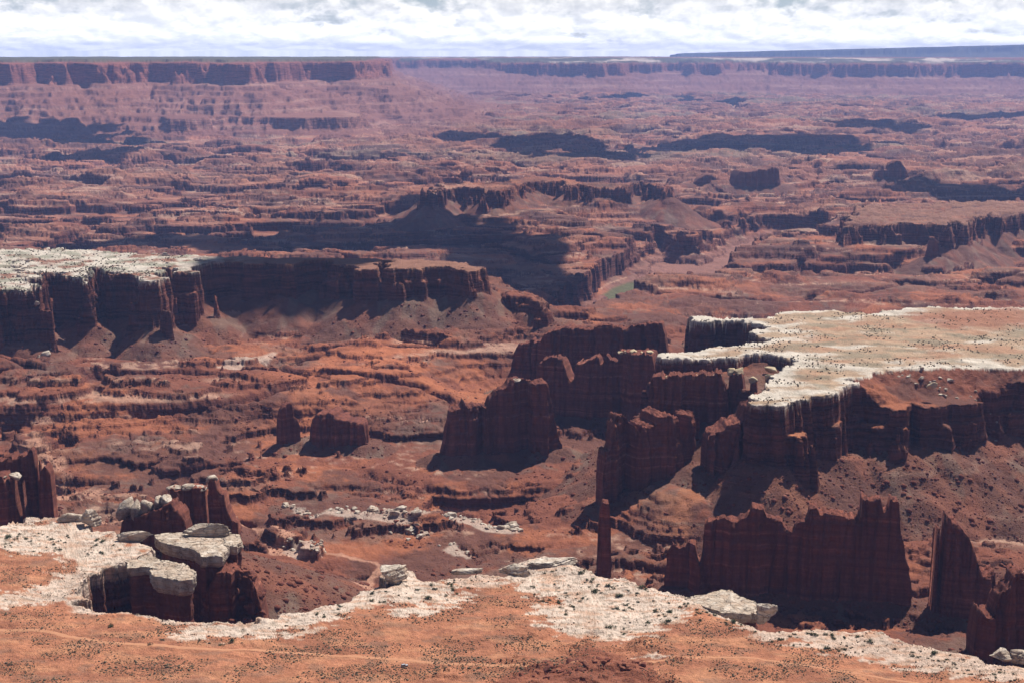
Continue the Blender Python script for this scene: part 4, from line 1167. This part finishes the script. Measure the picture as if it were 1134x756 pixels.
def bmobj(name, fn, mat, parent, bevel=0.0):
    bm = bmesh.new(); fn(bm)
    if bevel: bmesh.ops.bevel(bm, geom=bm.edges[:], offset=bevel, segments=2, affect='EDGES')
    me = bpy.data.meshes.new(name); bm.to_mesh(me); bm.free(); me.materials.append(mat)
    return link(name, me, parent=parent)


def prism(bm, prof, hw, tuck=0.0):
    a = [bm.verts.new((p[0], -hw + tuck * (p[1] > 1.05), p[1])) for p in prof]; b = [bm.verts.new((p[0], hw - tuck * (p[1] > 1.05), p[1])) for p in prof]
    bm.faces.new(a[::-1]); bm.faces.new(b)
    for i in range(len(prof)):
        k = (i + 1) % len(prof); bm.faces.new((a[i], a[k], b[k], b[i]))


def wheel(bm, cx, cy, r, w):
    g_ = bmesh.ops.create_cone(bm, cap_ends=True, segments=20, radius1=r, radius2=r, depth=w)
    for v in g_['verts']: v.co = (cx + v.co.x, cy + v.co.z, r + v.co.y)


cq = at(448, 737.5, 0)
car = link('parked_car', None, label='small silver four wheel drive car beside the dirt road', cat='car', loc=(cq[0], cq[1], hgt(*cq)[0] + .05))
car.rotation_euler = (0, 0, R(22))
bmobj('body', lambda bm: prism(bm, [(-2.3, .42), (2.3, .42), (2.34, .8), (2.2, 1.0), (1.1, 1.08), (.55, 1.12), (-2.25, 1.12), (-2.34, .8)], .93), M['silver'], car, .05)
bmobj('cabin', lambda bm: prism(bm, [(.75, 1.11), (.2, 1.74), (-1.95, 1.76), (-2.22, 1.11)], .86, .12), M['silver'], car, .04)
for s_ in (-1, 1):
    bmobj('side_window', lambda bm: prism(bm, [(.5, 1.17), (.12, 1.62), (-1.85, 1.64), (-2.0, 1.17)], .035), M['glass'], car).location = (0, s_ * .80, 0)
    for xx in (-1.45, 1.45):
        w_ = bmobj('wheel', lambda bm: wheel(bm, xx, s_ * .82, .38, .26), M['tyre'], car)
        bmobj('rim', lambda bm: wheel(bm, xx, s_ * .955, .20, .02), M['silver'], w_).location.z = .18
ws = bmobj('windscreen', lambda bm: prism(bm, [(.80, 1.13), (.27, 1.70), (.22, 1.70), (.75, 1.13)], .70), M['glass'], car)
bmobj('rear_window', lambda bm: prism(bm, [(-2.24, 1.2), (-2.02, 1.66), (-1.98, 1.66), (-2.2, 1.2)], .66), M['glass'], car)
bmobj('bumper', lambda bm: prism(bm, [(2.3, .42), (2.42, .45), (2.42, .68), (2.3, .7)], .9), M['tyre'], car)

# ------------------------------------------------------------------ clouds overhead: they drop the dark patches on the basin
M['cloud'], g = newmat('cloud')
d1 = g.n('ShaderNodeBsdfDiffuse', {'Color': (.92, .93, .95, 1)}); d2 = g.n('ShaderNodeBsdfTranslucent', {'Color': (.90, .92, .95, 1)})
g.n('ShaderNodeOutputMaterial', {'Surface': g.n('ShaderNodeMixShader', {0: .18, 1: d1.outputs[0], 2: d2.outputs[0]}).outputs[0]})
CL = [(300, 266, 70, 12, -200), (400, 258, 110, 17, -200), (500, 262, 90, 20, -200), (565, 285, 62, 26, -200), (610, 312, 40, 20, -200), (270, 298, 56, 7, -20), (360, 297, 60, 8, -20),
      (330, 318, 60, 6, -60), (500, 222, 45, 8, -200),
      (600, 157, 80, 7, -200), (540, 153, 50, 4, -200), (640, 172, 60, 5, -200), (760, 158, 60, 4, -200), (850, 160, 95, 7, -200), (930, 156, 60, 4, -200),
      (30, 151, 80, 2.6, -200), (-50, 152, 60, 3, -200), (95, 152, 50, 2, -200), (60, 172, 90, 2.6, -200), (1035, 209, 55, 5, -200), (1080, 212, 60, 5, -200), (1110, 214, 60, 6, -200), (980, 141, 60, 3, -200),
      (830, 112, 60, 1.6, -200), (700, 108, 50, 1.2, -200), (1090, 128, 60, 2.0, -200), (120, 158, 60, 2.5, -200)]
Vs, Fs, off = [], [], 0
rgc = np.random.default_rng(31)
CL.append((110, 268, 110, 5, -200))
for i, (px_, py_, hx, hy, zz) in enumerate(CL):
    c = at(px_, py_, zz); a = at(px_, py_ - hy, zz); b = at(px_, py_ + hy, zz)
    ry = np.hypot(*(a - b)) / 2; rx = hx / FPX * np.hypot(*c)
    th_ = math.atan2(c[0], c[1]); ca, sa = math.cos(-th_), math.sin(-th_)
    puffs = [(0, 0, .82, .82, ICO4)]
    for _ in range(26):
        t_ = rgc.uniform(0, 6.283); q_ = rgc.uniform(.72, 1.12); k_ = rgc.uniform(.07, .26) * (1.3 - .5 * (q_ > .95))
        puffs.append((math.cos(t_) * q_, math.sin(t_) * q_, k_ * 1.3, k_, ICO2b))
    for j_, (ox, oy, kx, ky, base_) in enumerate(puffs):
        V, Fc = base_
        nn = fbm(V[:, 0] * 1.6 + i * 3.3 + j_ * 1.7, V[:, 1] * 1.6 + V[:, 2], 4, 500 + i, .6)
        V = V * (1 + .45 * nn[:, None])
        V = V * np.array([rx * kx, ry * ky, min(.3 * min(rx * kx, ry * ky), 220)]) + np.array([ox * rx, oy * ry, 0])
        Q = np.column_stack([V[:, 0] * ca - V[:, 1] * sa, V[:, 0] * sa + V[:, 1] * ca, V[:, 2]]) + np.array([c[0], c[1], zz]) + SUN * ((2400.0 - zz) / SUN[2])
        Vs.append(Q); Fs.append(Fc + off); off += len(V)
link('clouds', mesh_from('clouds', np.vstack(Vs), np.vstack(Fs), M['cloud'], smooth=True), kind='stuff', label='white fair weather clouds drifting above the basin', cat='clouds')

# ------------------------------------------------------------------ haze
hm = bpy.data.materials.new('haze'); hm.use_nodes = True
t = hm.node_tree
for n in list(t.nodes): t.nodes.remove(n)
g = G(t)
pv = g.n('ShaderNodeVolumePrincipled', {'Color': (.31, .48, 1.0, 1), 'Density': 2.8e-5, 'Anisotropy': 0.0})
g.n('ShaderNodeOutputMaterial', {'Volume': pv.outputs[0]})
bm = bmesh.new(); bmesh.ops.create_cube(bm, size=1)
top_ = max(float(P[:, :, 2].max()) + 30, CAMZ + 40); bot = float(P[:, :, 2].min()) - 1
for v in bm.verts: v.co = (v.co.x * 85000, v.co.y * 85000, (top_ if v.co.z > 0 else bot))
me = bpy.data.meshes.new('haze'); bm.to_mesh(me); bm.free(); me.materials.append(hm)
link('haze', me, kind='stuff', label='thin blue haze over the far basin', cat='haze')
print('done', round(time.time() - T0, 1), 'top', top_)
